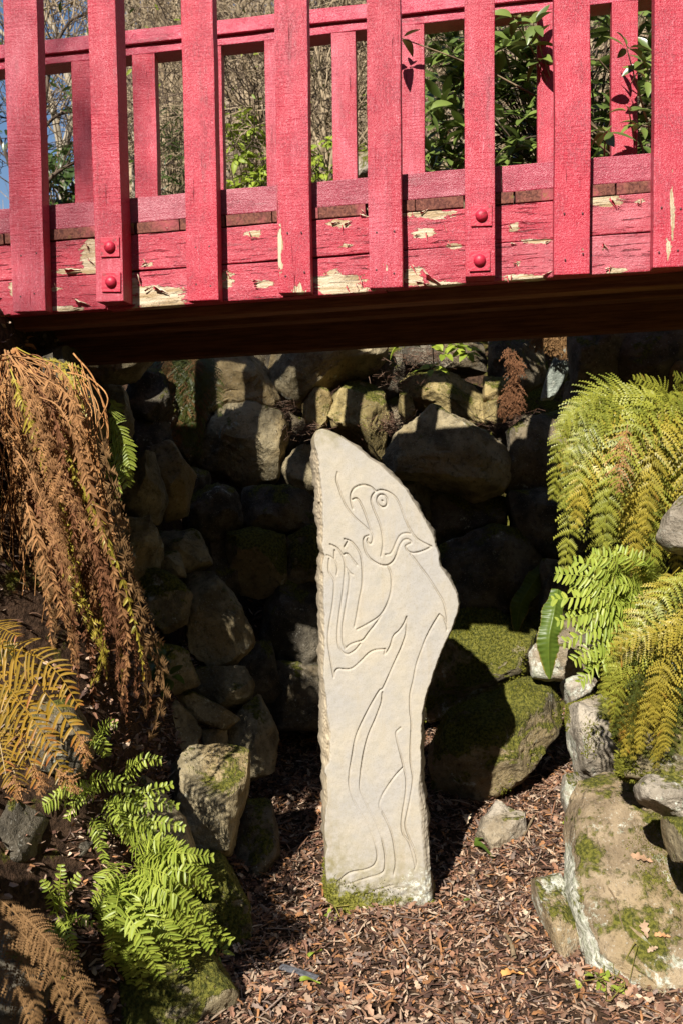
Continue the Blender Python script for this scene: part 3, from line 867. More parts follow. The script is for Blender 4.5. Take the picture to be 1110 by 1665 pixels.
# distance to the sides, in pixels
dl = (PX - rl[:, None]).ravel(); dr = (rr_[:, None] - PX).ravel()
wl = np.repeat(ww[:, None], NC, 1).ravel()
QW = W0 * 1.0
rgl = np.clip(1 - dl / wl, 0, 1)
wr = np.interp(PY.ravel(), [696, 800, 1000, 1250, 1300, 1540], [5, 5, 4, 4, 12, 12])
rgr = np.clip(1 - dr / wr, 0, 1)
roughm = sstep(rgl, 0.0, 0.25)
chip = 1.2 * fbm(QW * np.array([1.6, 1, .7]), 26, 31, 5, 0.75)
yoff = rgl * 0.045 + rgl ** 6 * 0.02 + roughm * 0.0075 * chip + rgr ** 1.5 * 0.02 + sstep(rgr, 0, .5) * 0.003 * chip
yoff += 0.0035 * fbm(QW, 3, 41, 2) + 0.0004 * fbm(QW, 60, 43, 2)
yoff += 0.0085 * groove * (0.75 + 0.35 * fbm(QW, 14, 45, 2))
yoff += foot * 0.006 * fbm(QW, 30, 47, 3)
Fr = W0.copy(); Fr[:, 1] += yoff
FrG = Fr.reshape(len(rows), NC, 3)
TH = 0.17
ringx = []
for k in range(1, nb + 1):          # right side, back, left side
    t = k / (nb + 1)
    if k <= 3:
        base = FrG[:, -1].copy(); base[:, 1] += TH * k / 3.2
        base[:, 0] += 0.008 * np.sin(k * 2.0)
    elif k >= nb - 2:
        base = FrG[:, 0].copy(); base[:, 1] += TH * (nb + 1 - k) / 3.2
        base[:, 0] -= 0.006 * np.sin(k * 2.0)
    else:
        u = (k - 3) / (nb - 5)
        base = FrG[:, -1] * (1 - u) + FrG[:, 0] * u
        base[:, 1] = SD + TH * 1.05
    base += 0.010 * np.stack([fbm(base, 18, 50 + k, 3), fbm(base, 18, 70 + k, 3), base[:, 0] * 0], 1)
    ringx.append(base)
ALL = np.concatenate([FrG, np.stack(ringx, 1)], 1)
nr, nc = ALL.shape[:2]
i0 = np.arange(nr - 1)[:, None] * nc; j0 = np.arange(nc)[None]; j1 = (np.arange(nc)[None] + 1) % nc
quad = np.stack([i0 + j0, i0 + nc + j0, i0 + nc + j1, i0 + j1], -1).reshape(-1, 4)
cap = np.stack([np.zeros(nc - 2, int), np.arange(1, nc - 1), np.arange(2, nc)], 1)[:, ::-1]
def padat(a, val):
    return np.concatenate([a.reshape(nr, NC), np.full((nr, nb), val)], 1).ravel()
yy = np.repeat(rows[:, None], nc, 1).ravel()
pxx = padat(PX, 600)
at_rough = padat(np.clip(roughm + sstep(rgr, 0, .4) * .6, 0, 1), 1.0)
at_moss = sstep(yy, 1385, 1480) * (0.62 + 0.38 * (1 - sstep(pxx, 560, 690))) + 0.30 * sstep(yy, 1330, 1420) * (1 - sstep(pxx, 530, 560))
at_lich = sstep(yy, 1360, 1440) * (0.35 + 0.65 * sstep(pxx, 600, 690)) + 0.5 * (1 - sstep(yy, 715, 760)) * sstep(pxx, 520, 540)
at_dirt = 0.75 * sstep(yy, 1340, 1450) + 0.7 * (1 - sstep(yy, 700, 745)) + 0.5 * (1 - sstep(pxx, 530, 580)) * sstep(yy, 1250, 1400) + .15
SBASE = np.array(at(610, 1490, SD)); SBASE[2] = 0
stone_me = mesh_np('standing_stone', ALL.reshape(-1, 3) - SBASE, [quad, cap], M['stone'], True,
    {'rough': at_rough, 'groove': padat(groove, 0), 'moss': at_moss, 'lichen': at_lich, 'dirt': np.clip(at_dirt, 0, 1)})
stone = tag(link('standing_stone', stone_me, None, T(SBASE)), 'tall pale standing stone carved with a beaked beast in outline', 'standing stone')
tri = np.concatenate([quad[:, [0, 1, 2]], quad[:, [0, 2, 3]]])
def basemask(P, N):
    z = P[:, 2]
    left = 1 - sstep(P[:, 0], -0.02, 0.28) * 0.75
    return np.clip(1 - (z + 0.02) / (0.14 * left) + 0.75 * fbm(P, 25, 3, 3), 0, 1) * (N[:, 1] < 0.3)
moss_tufts((ALL.reshape(-1, 3), tri), stone, basemask, 3200, .009, M['moss'], 8)

# ------------------------------------------------------------------ the footbridge
YAW, SLOPE = R(8.0), R(1.8)
U = np.array([math.cos(YAW) * math.cos(SLOPE), -math.sin(YAW) * math.cos(SLOPE), math.sin(SLOPE)])
Vb = np.array([math.sin(YAW), math.cos(YAW), 0.0])       # away from the camera
Wb = np.cross(U, Vb)                                      # up, square to the boards
Z = np.array([0, 0, 1.0])
BO = at(555, 472, 2.72)                                   # on the front face of the slats, at their feet
bridge = empty('footbridge', (BO[0], BO[1] + 0.5, BO[2]), 'red painted timber footbridge with peeling fascia crossing above the carved stone', 'bridge')

def hit(px, py, v=0.0):
    d = ray(px, py)
    o = BO + Vb * v
    return CP + d * (((o - CP) @ Vb) / (d @ Vb))

def uw(px, py, v=0.0):
    h = hit(px, py, v) - BO - Vb * v
    u = (h @ np.array([U[0], U[1], 0])) / (U[0] ** 2 + U[1] ** 2)
    return u, h[2] - u * U[2]

def axes(ex, ey, ez, o):
    m = Matrix.Identity(4)
    for r_ in range(3):
        m[r_][0], m[r_][1], m[r_][2], m[r_][3] = float(ex[r_]), float(ey[r_]), float(ez[r_]), float(o[r_])
    return m

def board_mesh(name, L, w, t, mat, nx=1, peel=None, Mw=None, wob=0.0, seed=0, bev=0.003):
    """box L x w x t (local X,Y,Z; local Z faces out), bevelled, cut along X, with small waviness"""
    bm = bmesh.new()
    bmesh.ops.create_cube(bm, size=1)
    for v in bm.verts:
        v.co = Vector((v.co.x * L, v.co.y * w, v.co.z * t))
    bmesh.ops.bevel(bm, geom=list(bm.edges), offset=bev, segments=2, profile=0.6, affect='EDGES')
    for k in range(1, nx):
        x = -L / 2 + L * k / nx
        bmesh.ops.bisect_plane(bm, geom=bm.verts[:] + bm.edges[:] + bm.faces[:], plane_co=(x, 0, 0), plane_no=(1, 0, 0))
    if peel is not None:
        for k in range(1, 9):
            y = -w / 2 + w * k / 9
            bmesh.ops.bisect_plane(bm, geom=bm.verts[:] + bm.edges[:] + bm.faces[:], plane_co=(0, y, 0), plane_no=(0, 1, 0))
    bm.verts.ensure_lookup_table()
    co = np.array([v.co[:] for v in bm.verts])
    if wob:
        rng = np.random.default_rng(seed)
        off = rng.uniform(0, 40, 3)
        q = co + off
        co = co + wob * np.stack([co[:, 0] * 0, fbm(q * [1, .01, .01], 5, seed, 3), fbm(q * [1, 1, .01], 7, seed + 3, 3)], 1)
        for v, c in zip(bm.verts, co):
            v.co = Vector(c)
    me = bpy.data.meshes.new(name)
    bm.to_mesh(me)
    bm.free()
    for p in me.polygons:
        p.use_smooth = False
    me.materials.append(mat)
    if peel is not None:
        co4 = np.concatenate([co, np.ones((len(co), 1))], 1) @ np.array(Mw).T
        px = to_px(co4[:, :3])
        a = np.zeros(len(co))
        for cx, cy, rx, ry in peel:
            a = np.maximum(a, np.clip(1.25 - np.sqrt(((px[:, 0] - cx) / rx) ** 2 + ((px[:, 1] - cy) / ry) ** 2) * 0.75, 0, 1))
        me.attributes.new('peel', 'FLOAT', 'POINT').data.foreach_set('value', a.astype(np.float32))
    return me

def beam(name, u0, u1, w0, w1, v0, v1, mat, parent=None, **kw):
    """board along the bridge: u range, height range (at slope), depth range"""
    c = BO + U * ((u0 + u1) / 2) + Z * ((w0 + w1) / 2) + Vb * ((v0 + v1) / 2)
    m = axes(U, Wb, -Vb, c)
    me = board_mesh(name, u1 - u0, w1 - w0, v1 - v0, mat, Mw=m, **kw)
    return link(name, me, parent or bridge, m)

def upright(name, uc, width, z0, z1, v0, v1, mat, parent=None, **kw):
    c = BO + np.array([U[0], U[1], 0]) * uc + Vb * ((v0 + v1) / 2) + Z * ((z0 + z1) / 2)
    right = np.array([math.cos(YAW), -math.sin(YAW), 0])
    m = axes(Z, -right, -Vb, c)
    me = board_mesh(name, z1 - z0, width, v1 - v0, mat, Mw=m, **kw)
    return link(name, me, parent or bridge, m)

ST = 0.048                                                # slat thickness
peels = [(255,486,48,20),(217,470,7,34),(147,414,15,24),(118,441,44,5),(368,455,9,16),(548,459,44,17),(690,379,17,8),(705,349,46,7),
         (672,450,15,17),(850,452,38,6),(985,327,28,9),(550,364,18,7),(835,370,9,5),(1000,440,18,5),(105,502,30,4),(720,462,30,5),(30,470,14,12),(985,400,7,5),(410,380,14,5),(430,462,16,6),(600,350,12,4),(585,470,14,8),(870,392,22,4),(840,430,9,4),(735,400,12,4),(280,372,14,4),(240,430,8,5),(1040,330,10,4),(90,470,10,5),(460,352,8,4),(560,400,14,3)]
# fascia: two boards high, in lengths; heights from the photo
f_lo = 0.004
_, f_mid = uw(705, 403, ST); _, f_top = uw(705, 341, ST); _, k_bot = uw(705, 321, ST); _, k_top = uw(705, 277, ST)
v0 = ST + 0.003
j1 = uw(625, 420, v0)[0]; j2 = uw(475, 420, v0)[0]; j3 = uw(170, 420, v0)[0]; j4 = uw(930, 400, v0)[0]
for (a, b2, w0, w1, vv) in [(-2.4, j3 - .002, f_lo, f_mid - .002, .0), (j3 + .002, j1, f_lo - .004, f_mid - .004, .003), (j1 + .002, 2.4, f_lo, f_mid - .001, .0),
                            (-2.4, j2, f_mid + .001, f_top - .001, .002), (j2 + .002, j4, f_mid + .001, f_top - .002, -.001), (j4 + .002, 2.4, f_mid + .002, f_top - .001, .001)]:
    beam('fascia_board', a, b2, w0, w1, v0 + vv, v0 + vv + 0.05, M['fascia'], nx=int((b2 - a) / 0.02), peel=peels, wob=0.0016, seed=int(a * 10) + 60)
# kick board above the deck, in lengths
for a, b2 in ((-2.4, j2 - .01), (j2 - .008, j4 - .2), (j4 - .198, 2.4)):
    beam('kick_board', a, b2, k_bot + .001, k_top, v0 + .006, v0 + .051, M['kick'], nx=30, wob=0.002, seed=int(b2 * 10) + 90)
# deck planks, one by one, ends showing under the kick board
pw = 0.138
proto = {}
for i in range(-17, 18):
    uc = i * (pw + .004) + random.uniform(-.003, .003)
    c = BO + U * uc + Z * ((f_top + k_bot) / 2) + Vb * ((v0 - .002 + 1.14) / 2 + random.uniform(-.003, .003))
    m = axes(Vb, U, Wb, c)
    if 'p' not in proto:
        proto['p'] = board_mesh('deck_plank', 1.14 - v0 + .002, pw, k_bot - f_top - .003, M['deck'], bev=.002)
    link('deck_plank', proto['p'], bridge, m)
# carrying beams below
beam('beam', -2.4, 2.4, f_lo - .035, f_top - .004, v0 + .056, v0 + .13, M['beam'], nx=1)
beam('beam', -2.4, 2.4, f_lo - .005, f_top - .004, 0.50, 0.58, M['beam'], nx=1)
beam('beam', -2.4, 2.4, f_lo - .045, f_top - .004, 1.00, 1.09, M['beam'], nx=1)
for i in range(-4, 5):
    c = BO + U * (i * .55) + Z * (f_top - .075) + Vb * .34
    link('cross_joist', board_mesh('cross_joist', .30, .06, .12, M['beam']), bridge, axes(Vb, U, Wb, c))
    c = BO + U * (i * .55) + Z * (f_top - .075) + Vb * .79
    link('cross_joist', board_mesh('cross_joist', .41, .06, .12, M['beam']), bridge, axes(Vb, U, Wb, c))
# front slats and bolted posts  (left px, right px at mid height, foot y)
slats = [(13, 67, 507, 0), (155.5, 200, 493, 1), (300, 351.5, 489, 0), (449, 502, 476, 0), (597.5, 652, 468, 0), (755, 803.5, 452, 1), (900.5, 959, 446, 0), (1062, 1117, 434, 0)]
RT_F = None
_, rz = uw(520, 17, 1.0)                                  # top of the rear hand rail
us = []
for l, r_, fy, main in slats:
    ua, ub = uw(l, 250)[0], uw(r_, 250)[0]
    us.append(((ua + ub) / 2, ub - ua, fy, main, (l + r_) / 2))
step_l = (us[3][0] - us[0][0]) / 3
extra = [(us[0][0] - step_l * k, .098, None, 1 if k in (3, 7) else 0, None) for k in range(1, 11)] + [(us[-1][0] + step_l * k, .098, None, 1 if k == 2 else 0, None) for k in range(1, 6)]
slat_peel = {3: [(455, 400, 5, 40), (488, 470, 12, 8)], 4: [(627, 448, 3, 25), (603, 480, 6, 10)], 7: [(1093, 340, 3, 60), (1083, 410, 3, 30)], 2: [(320, 478, 6, 5)]}
for i, (uc, wd, fy, main, px) in enumerate(us + extra):
    foot_w = uw(px, fy)[1] if fy else 0.0
    zf = uc * U[2]
    zb = zf + foot_w
    zt = zf + rz - 0.168
    t = 0.078 if main else ST
    if main:
        p_ = upright('post', uc, wd, zb, zt, -0.026, 0.0515, M['slat'], nx=24, wob=.0015, seed=200 + i, peel=slat_peel.get(i, []))
    else:
        p_ = upright('slat', uc, wd, zb, zt, random.uniform(-.002, .002), ST, M['slat'], nx=24, wob=.0018, seed=200 + i, peel=slat_peel.get(i, []))
    right = np.array([math.cos(YAW), -math.sin(YAW), 0])
    if main and px:
        for bx, by in (((180, 402), (182, 459)) if px < 400 else ((782, 351), (779, 424))):
            h = hit(bx, by, -0.0275)
            rot = Matrix.Rotation(random.uniform(-.05, .05), 4, 'Z')
            m = axes(right, Z, -Vb, h + Vb * -0.0015) @ rot
            pl = link('bolt_plate', board_mesh('bolt_plate', .058, .058, .006, M['metal'], bev=.0012), p_, m)
            bm = bmesh.new()
            bmesh.ops.create_uvsphere(bm, u_segments=20, v_segments=12, radius=.0175)
            bmesh.ops.delete(bm, geom=[v for v in bm.verts if v.co.z < -0.004], context='VERTS')
            for v in bm.verts:
                v.co.z = v.co.z * 0.8 + 0.002
            me = bpy.data.meshes.new('bolt_head'); bm.to_mesh(me); bm.free()
            me.materials.append(M['metal'])
            for p in me.polygons: p.use_smooth = True
            link('bolt_head', me, p_, axes(right, Z, -Vb, h - Vb * 0.0035))
    elif px:
        g = Geo()
        for dx, dy in ((-.022, .165), (.026, .165), (-.024, .05), (.025, .05)):
            c = BO + np.array([U[0], U[1], 0]) * uc + Z * (zb + dy + random.uniform(-.01, .01)) + right * (dx + random.uniform(-.006, .006)) - Vb * 0.0022
            an = np.arange(8) * math.pi / 4
            ring = c + .0028 * (np.cos(an)[:, None] * right + np.sin(an)[:, None] * Z)
            g.add(np.concatenate([[c - Vb * .0012], ring]), [np.stack([np.zeros(8, int), 1 + np.arange(8), 1 + (np.arange(8) + 1) % 8], 1)])
        tag(g.build('nail_heads', M['nail'], p_), kind='stuff')
# front hand rail (above the picture) and rear railing
beam('hand_rail', -2.4, 2.4, rz - .165, rz - .11, -.03, .08, M['rail'])
beam('lower_rail', -2.4, 2.4, rz - .205, rz - .167, -.01, .06, M['rail'])
beam('hand_rail', -2.4, 2.4, rz - .055, rz, 0.985, 1.11, M['rail'], nx=60, wob=.0015, seed=5)
beam('lower_rail', -2.4, 2.4, rz - .092, rz - .057, 1.0, 1.10, M['rail'], nx=60, wob=.001, seed=6)
RV = 1.045
rc = [144, 242, 348, 455, 562, 671, 781, 892, 1011]
rus = [uw(x, 180, RV)[0] for x in rc]
sp = (rus[-1] - rus[0]) / 8
for i, uc in enumerate(rus + [rus[0] - sp * k for k in range(1, 8)] + [rus[-1] + sp * k for k in range(1, 6)]):
    zf = uc * U[2]
    upright('slat', uc, .096, zf + k_bot + .002, zf + rz - .094, RV - .048, RV - .002, M['slat'], nx=16, wob=.0015, seed=300 + i, peel=[])
beam('fascia_board', -2.4, 2.4, f_lo, f_top - .002, 1.092, 1.138, M['fascia'], nx=2)
# curled flakes of paint
for (x, y, s, ang, n_) in [(700, 456, .062, -.5, 1), (672, 440, .03, -1.0, 1), (262, 474, .05, -.35, 1), (226, 455, .03, -1.3, 1), (722, 372, .02, -1, 1), (995, 332, .035, -.9, 1),
                          (585, 458, .03, -1.2, 1), (556, 372, .02, -1.4, 1), (372, 448, .022, -.9, 1), (120, 442, .05, .1, 1), (135, 495, .05, -.2, 1), (890, 446, .03, .6, 1), (835, 398, .02, .0, 1), (320, 470, .015, -1.2, 1)] + [(random.uniform(x - rx, x + rx), y + random.uniform(-ry, ry), random.uniform(.008, .026), random.uniform(-1.6, .6), 1) for x, y, rx, ry in peels * 2]:
    h = hit(x, y, v0 - .001)
    right = np.array([math.cos(YAW), -math.sin(YAW), 0])
    d = right * math.cos(ang) + Z * math.sin(ang)
    e = -right * math.sin(ang) + Z * math.cos(ang)
    n1_, n2_ = 7, 5
    V = []
    rngf = np.random.default_rng(int(x))
    for a in range(n1_):
        for b2 in range(n2_):
            s1, s2 = a / (n1_ - 1), b2 / (n2_ - 1)
            wdt = s * .55 * (1 - .8 * s1) * (1 + .2 * rngf.normal())
            curl = 2.4 * s2
            rad = wdt / 2.4
            V.append(h + d * s * (s1 - .5) + e * (math.sin(curl) * rad) - Vb * (.002 + (1 - math.cos(curl)) * rad) * (1.0))
    q = (np.arange(n1_ - 1)[:, None] * n2_ + np.arange(n2_ - 1)[None]).ravel()
    g = Geo(); g.add(V, [np.stack([q, q + n2_, q + n2_ + 1, q + 1], 1)])
    g.build('paint_flake', M['flake'], bridge, h)

# ------------------------------------------------------------------ ferns
def frond(pts, n, plen, style='bi', ang=0.3, droop=0.2, bend=0.1, chaos=0.0, rng=None, nrm=(0, -1, .45), rw=.0018, tipc=0.5, m=9, start=.1, wid=.5, shape='fern'):
    rng = rng or RNG
    g = Geo()
    P = catmull(pts, 48)
    rr0 = np.linspace(rw, rw * .3, 48)
    Vt, Ft = tubes(np.concatenate([P[:-1], P[1:], rr0[:-1, None], rr0[1:, None]], 1), 3)
    g.add(Vt, [Ft], tint=1.0, tip=.1)
    seg = np.linalg.norm(np.diff(P, axis=0), axis=1)
    cum = np.concatenate([[0], np.cumsum(seg)]); Ltot = cum[-1]
    s = np.linspace(start, .985, n)
    Tn = np.gradient(P, axis=0)
    Tn /= np.linalg.norm(Tn, axis=1, keepdims=True) + 1e-9
    def samp(A, ss): return np.stack([np.interp(ss * Ltot, cum, A[:, k]) for k in range(3)], 1)
    s2 = np.repeat(s, 2) + rng.uniform(-.3, .3, 2 * n) / n
    s2 = np.clip(s2, start * .8, .99)
    side = np.tile([1.0, -1.0], n)
    B = samp(P, s2); Tt = samp(Tn, s2)
    Tt /= np.linalg.norm(Tt, axis=1, keepdims=True)
    N0 = np.array(nrm, float) + rng.normal(0, 0.18 if shape == 'fern' else 0.24, 3)
    N0 = np.repeat(N0[None], 2 * n, 0) + rng.normal(0, .12 + chaos, (2 * n, 3))
    N0 -= Tt * (N0 * Tt).sum(1, keepdims=True)
    N0 /= np.linalg.norm(N0, axis=1, keepdims=True)
    S = np.cross(Tt, N0)
    if shape == 'fern':
        prof = np.minimum(1, (s2 - start + .05) / .25) ** .6 * np.clip(1.02 - s2, 0, 1) ** .55 * 1.25
    else:
        prof = np.minimum(1, (s2 - start + .08) / .12) * np.clip(1.04 - s2, 0, 1) ** .35
    L = plen * prof * rng.uniform(.82, 1.12, 2 * n) * (1 - chaos * rng.random(2 * n) * .7)
    ca = ang + rng.normal(0, .07 + chaos * .5, 2 * n)
    Dv = S * (side * np.cos(ca))[:, None] + Tt * np.sin(ca)[:, None]
    C = np.cross(Dv, N0)
    t = np.linspace(0, 1, m + 1)
    bd = bend * (1 + rng.normal(0, .5, 2 * n)) + chaos * rng.normal(0, .8, 2 * n)
    pos = B[:, None] + Dv[:, None] * (L[:, None] * t)[..., None] - N0[:, None] * (bd[:, None] * L[:, None] * t ** 2)[..., None]
    pos[..., 2] -= droop * L[:, None] * t ** 2
    pos += Tt[:, None] * (.18 * L[:, None] * t ** 2)[..., None]
    K = 2 * n
    sp_ = Ltot / n * (1 - start)
    tint = np.clip(rng.uniform(0.0, .8, K) + .1, 0, 1)
    tip = np.clip(tipc * (s2 * .6) + rng.normal(0, .12, K), 0, 1)
    if style == 'bi':
        lw = (sp_ * wid * (1 - .72 * t[:-1] ** 1.5))[None] * rng.uniform(.75, 1.2, (K, m))
        base0, base1 = pos[:, :-1], pos[:, 1:]
        tris, tt_, tp_ = [], [], []
        for sg in (1, -1):
            tipv = base0 * .35 + base1 * .65 + (C[:, None] * sg + Dv[:, None] * .35) * lw[..., None] - N0[:, None] * (lw * (.15 + chaos * rng.normal(0, .8, (K, m))))[..., None]
            tris.append(np.stack([base0, base1 * .92 + base0 * .08, tipv], 2).reshape(-1, 3))
        V = np.concatenate(tris)
        g.add(V, [np.arange(len(V)).reshape(-1, 3)], tint=np.tile(np.repeat(tint, m * 3), 2), tip=np.tile((tip[:, None] + .25 * t[None, :-1]).repeat(3, 1).ravel(), 2))
    else:
        hw = sp_ * wid * np.array([.75, 1.0, 1.0, .85, 0.12])[:, None] if m == 4 else (sp_ * wid * np.sin(np.pi * (.15 + .82 * t)) ** .6)[:, None]
        wv = hw.T[..., None] * C[:, None] * rng.uniform(.85, 1.1, (K, 1, 1))
        a, b3 = pos + wv, pos - wv
        V = np.stack([a, pos - N0[:, None] * hw.T[..., None] * .35, b3], 2)                # K,m+1,3,3
        base = (np.arange(K) * (m + 1) * 3)[:, None, None]
        j = (np.arange(m) * 3)[None, :, None]
        q = base + j
        f1 = np.concatenate([q, q + 1, q + 4, q + 3], -1).reshape(-1, 4)
        f2 = np.concatenate([q + 1, q + 2, q + 5, q + 4], -1).reshape(-1, 4)
        g.add(V.reshape(-1, 3), [f1, f2], tint=np.repeat(tint, (m + 1) * 3), tip=(tip[:, None] + .25 * t[None]).repeat(3, 1).ravel())
    return g

def pxpath(pts, D, rng=None, j=0, jd=0):
    """pixel path with distances (D, or a list along the path) -> world points"""
    rng = rng or RNG
    Ds = np.interp(np.linspace(0, 1, len(pts)), np.linspace(0, 1, len(D)), D) if isinstance(D, (list, tuple)) else [D] * len(pts)
    o = rng.normal(0, 1, 2) * j
    od = rng.normal(0, 1) * jd
    return [at(p[0] + o[0] * (.4 + .6 * k / len(pts)) + rng.normal(0, j * .25), p[1] + o[1] * (.4 + .6 * k / len(pts)) + rng.normal(0, j * .25), d + od) for k, (p, d) in enumerate(zip(pts, Ds))]

def fern(label, cat, crown, fronds, name='fern'):
    o = empty(name, crown, label, cat)
    for g, mat in fronds:
        g.build('frond', mat, o, crown, smooth=False)
    return o

rg = np.random.default_rng(21)
# -- right: big green fern drooping from the bank top
fr = []
for k in range(44):
    a = rg.random()
    cx, cy = 1085 + rg.normal(0, 30), 655 + rg.normal(0, 16)
    tx = np.interp(a, [0, .25, .5, .75, 1], [912, 922, 985, 1060, 1140]) + rg.normal(0, 10)
    ty = np.interp(a, [0, .25, .5, .75, 1], [735, 880, 925, 935, 900]) + rg.normal(0, 30) - rg.random() ** 2 * 110
    lift = rg.uniform(20, 95)
    mx, my = cx + (tx - cx) * .55, min(cy, ty) + (ty - cy) * .22 - lift * .3
    m2x, m2y = cx + (tx - cx) * .88, cy + (ty - cy) * .55
    d0 = 2.92 + rg.normal(0, .05)
    dd = rg.uniform(-.22, .06)
    pts = [at(cx, cy, d0), at(mx, my, d0 + dd * .7), at(m2x, m2y, d0 + dd), at(tx, ty, d0 + dd)]
    mt = M['fern_green'] if rg.random() < .62 else M['fern_yellow']
    fr.append((frond(pts, 26, .080, 'bi', .35, .25, .12, .07, rng=rg, tipc=.35, m=8, wid=.58), mt))
for k in range(6):
    x0, y0 = [(1000, 660), (1030, 640), (1060, 625), (985, 670), (1095, 620), (1045, 655)][k]
    fr.append((frond(pxpath([(1085, 680), (x0 + 20, y0 + 10), (x0 - 30 * (k < 4), y0 - 12)], [2.95, 2.85], rg), 16, .05, 'bi', .4, .1, rng=rg, m=7, wid=.6), M['fern_green']))
fr.append((frond(pxpath([(1020, 690), (1010, 750), (1005, 800)], 2.62, rg), 18, .055, 'bi', .2, .5, .3, .4, rng=rg, m=7), M['fern_dead']))
fern('large green and yellow fern drooping over the right bank below the bridge', 'fern', at(1085, 655, 2.92), fr)
# -- right: bright polypody spray
fr = []
for (bx, by, tx, ty) in [(1060, 985, 900, 932), (1050, 980, 930, 912), (1060, 1000, 895, 975), (1060, 1010, 905, 1010), (1060, 1020, 915, 1045), (1050, 1030, 930, 1075), (1055, 1040, 940, 1110),
                         (1040, 960, 960, 900), (1060, 970, 1000, 893), (1060, 1000, 950, 1000), (1070, 1030, 975, 1060), (1050, 1020, 955, 1085), (1065, 990, 985, 950), (1080, 980, 1030, 900),
                         (1040, 1000, 960, 965), (1050, 1010, 970, 1030), (1070, 1000, 1010, 985), (1060, 1040, 990, 1095), (1045, 990, 925, 955), (1050, 1015, 935, 1015)]:
    pts = [at(bx, by, 2.72), at(bx + (tx - bx) * .5, by + (ty - by) * .5 - 16, 2.56), at(tx, ty, 2.58)]
    fr.append((frond(pts, 27, .056, 'once', .25, .08, .10, .06, rng=rg, m=6, wid=.36, shape='poly', tipc=.25), M['fern_bright']))
fern('bright green polypody fern spraying left from the middle of the right bank', 'fern', at(1060, 1000, 2.72), fr)
# -- right: hanging yellow fronds in front
fr = []
for k in range(36):
    bx, by = 1125 + rg.normal(0, 18), rg.uniform(905, 1030)
    a = rg.random()
    tx = np.interp(a, [0, .3, .6, 1], [985, 990, 1040, 1110]) + rg.normal(0, 8)
    ty = np.interp(a, [0, .3, .6, 1], [1110, 1195, 1240, 1235]) + rg.normal(0, 14) - rg.random() ** 2 * 90
    d0 = 2.62 + rg.normal(0, .04)
    pts = [at(bx, by, d0), at(bx + (tx - bx) * .45, by + (ty - by) * .28, d0 - .06), at(bx + (tx - bx) * .85, by + (ty - by) * .65, d0 - .06), at(tx, ty, d0 - .03)]
    r_ = rg.random()
    fr.append((frond(pts, 28, .052, 'bi', .35, .22, .14, .08, rng=rg, tipc=.45, m=7, wid=.58), M['fern_yellow'] if r_ < .6 else M['fern_green'] if r_ < .9 else M['fern_dark']))
fern('yellowing fern with long fronds hanging down the right edge to the boulders', 'fern', at(1125, 960, 2.62), fr)

# -- strap leaves (hart's tongue)
def strap(path, width, rng, nrm=(0, -1, .3)):
    n = 72
    P = catmull(path, n)
    g = Geo()
    Tn = np.gradient(P, axis=0); Tn /= np.linalg.norm(Tn, axis=1, keepdims=True)
    S = np.cross(Tn, np.array(nrm) / np.linalg.norm(nrm)); S /= np.linalg.norm(S, axis=1, keepdims=True)
    N = np.cross(S, Tn)
    t = np.linspace(0, 1, n)
    w = width * .5 * np.minimum(1, .5 + t * 2.0) * np.clip((1.0 - t) * 3.6, 0.03, 1) ** .6
    us = (-1, -.72, -.4, -.1, 0, .1, .4, .72, 1)
    cols = []
    for u in us:
        edge = w * u * (1 + abs(u) * (.10 * np.sin(t * 19 + (u > 0) * 2) + rng.normal(0, .03, n)))
        lift = w * (.34 * abs(u) - (.10 if abs(u) < .05 else 0) + .10 * abs(u) * np.sin(t * 120 - abs(u) * 5) + .16 * u * abs(u) * np.sin(t * 17))
        cols.append(P + S * edge[:, None] - N * lift[:, None])
    V = np.stack(cols, 1).reshape(-1, 3)
    k = len(us)
    q = (np.arange(n - 1)[:, None] * k + np.arange(k - 1)[None]).ravel()
    ti = np.tile([.15, .35, .5, .6, 1.0, .6, .5, .35, .15], n) + .18 * np.repeat(np.sin(t * 120), k) + rng.normal(0, .06, n * k)
    tp = np.tile([.62, .2, .05, 0, 0, 0, .05, .2, .62], n) + np.repeat(.35 * t ** 4, k)
    g.add(V, [np.stack([q, q + k, q + k + 1, q + 1], 1)], tint=np.clip(ti, 0, 1.3), tip=tp)
    return g
o = empty('strap_fern', at(900, 985, 3.5), 'long glossy strap leaf hanging in sunlight beside the bright fern', 'fern')
strap(pxpath([(906, 958), (899, 1000), (891, 1045), (893, 1104)], [3.5, 3.4, 3.42]), .082, rg).build('leaf', M['strap'], o, at(900, 985, 3.5))
strap(pxpath([(884, 920), (868, 945), (845, 985), (838, 1030)], [4.30, 4.27]), .085, rg).build('leaf', M['strap'], o, at(900, 985, 3.5))

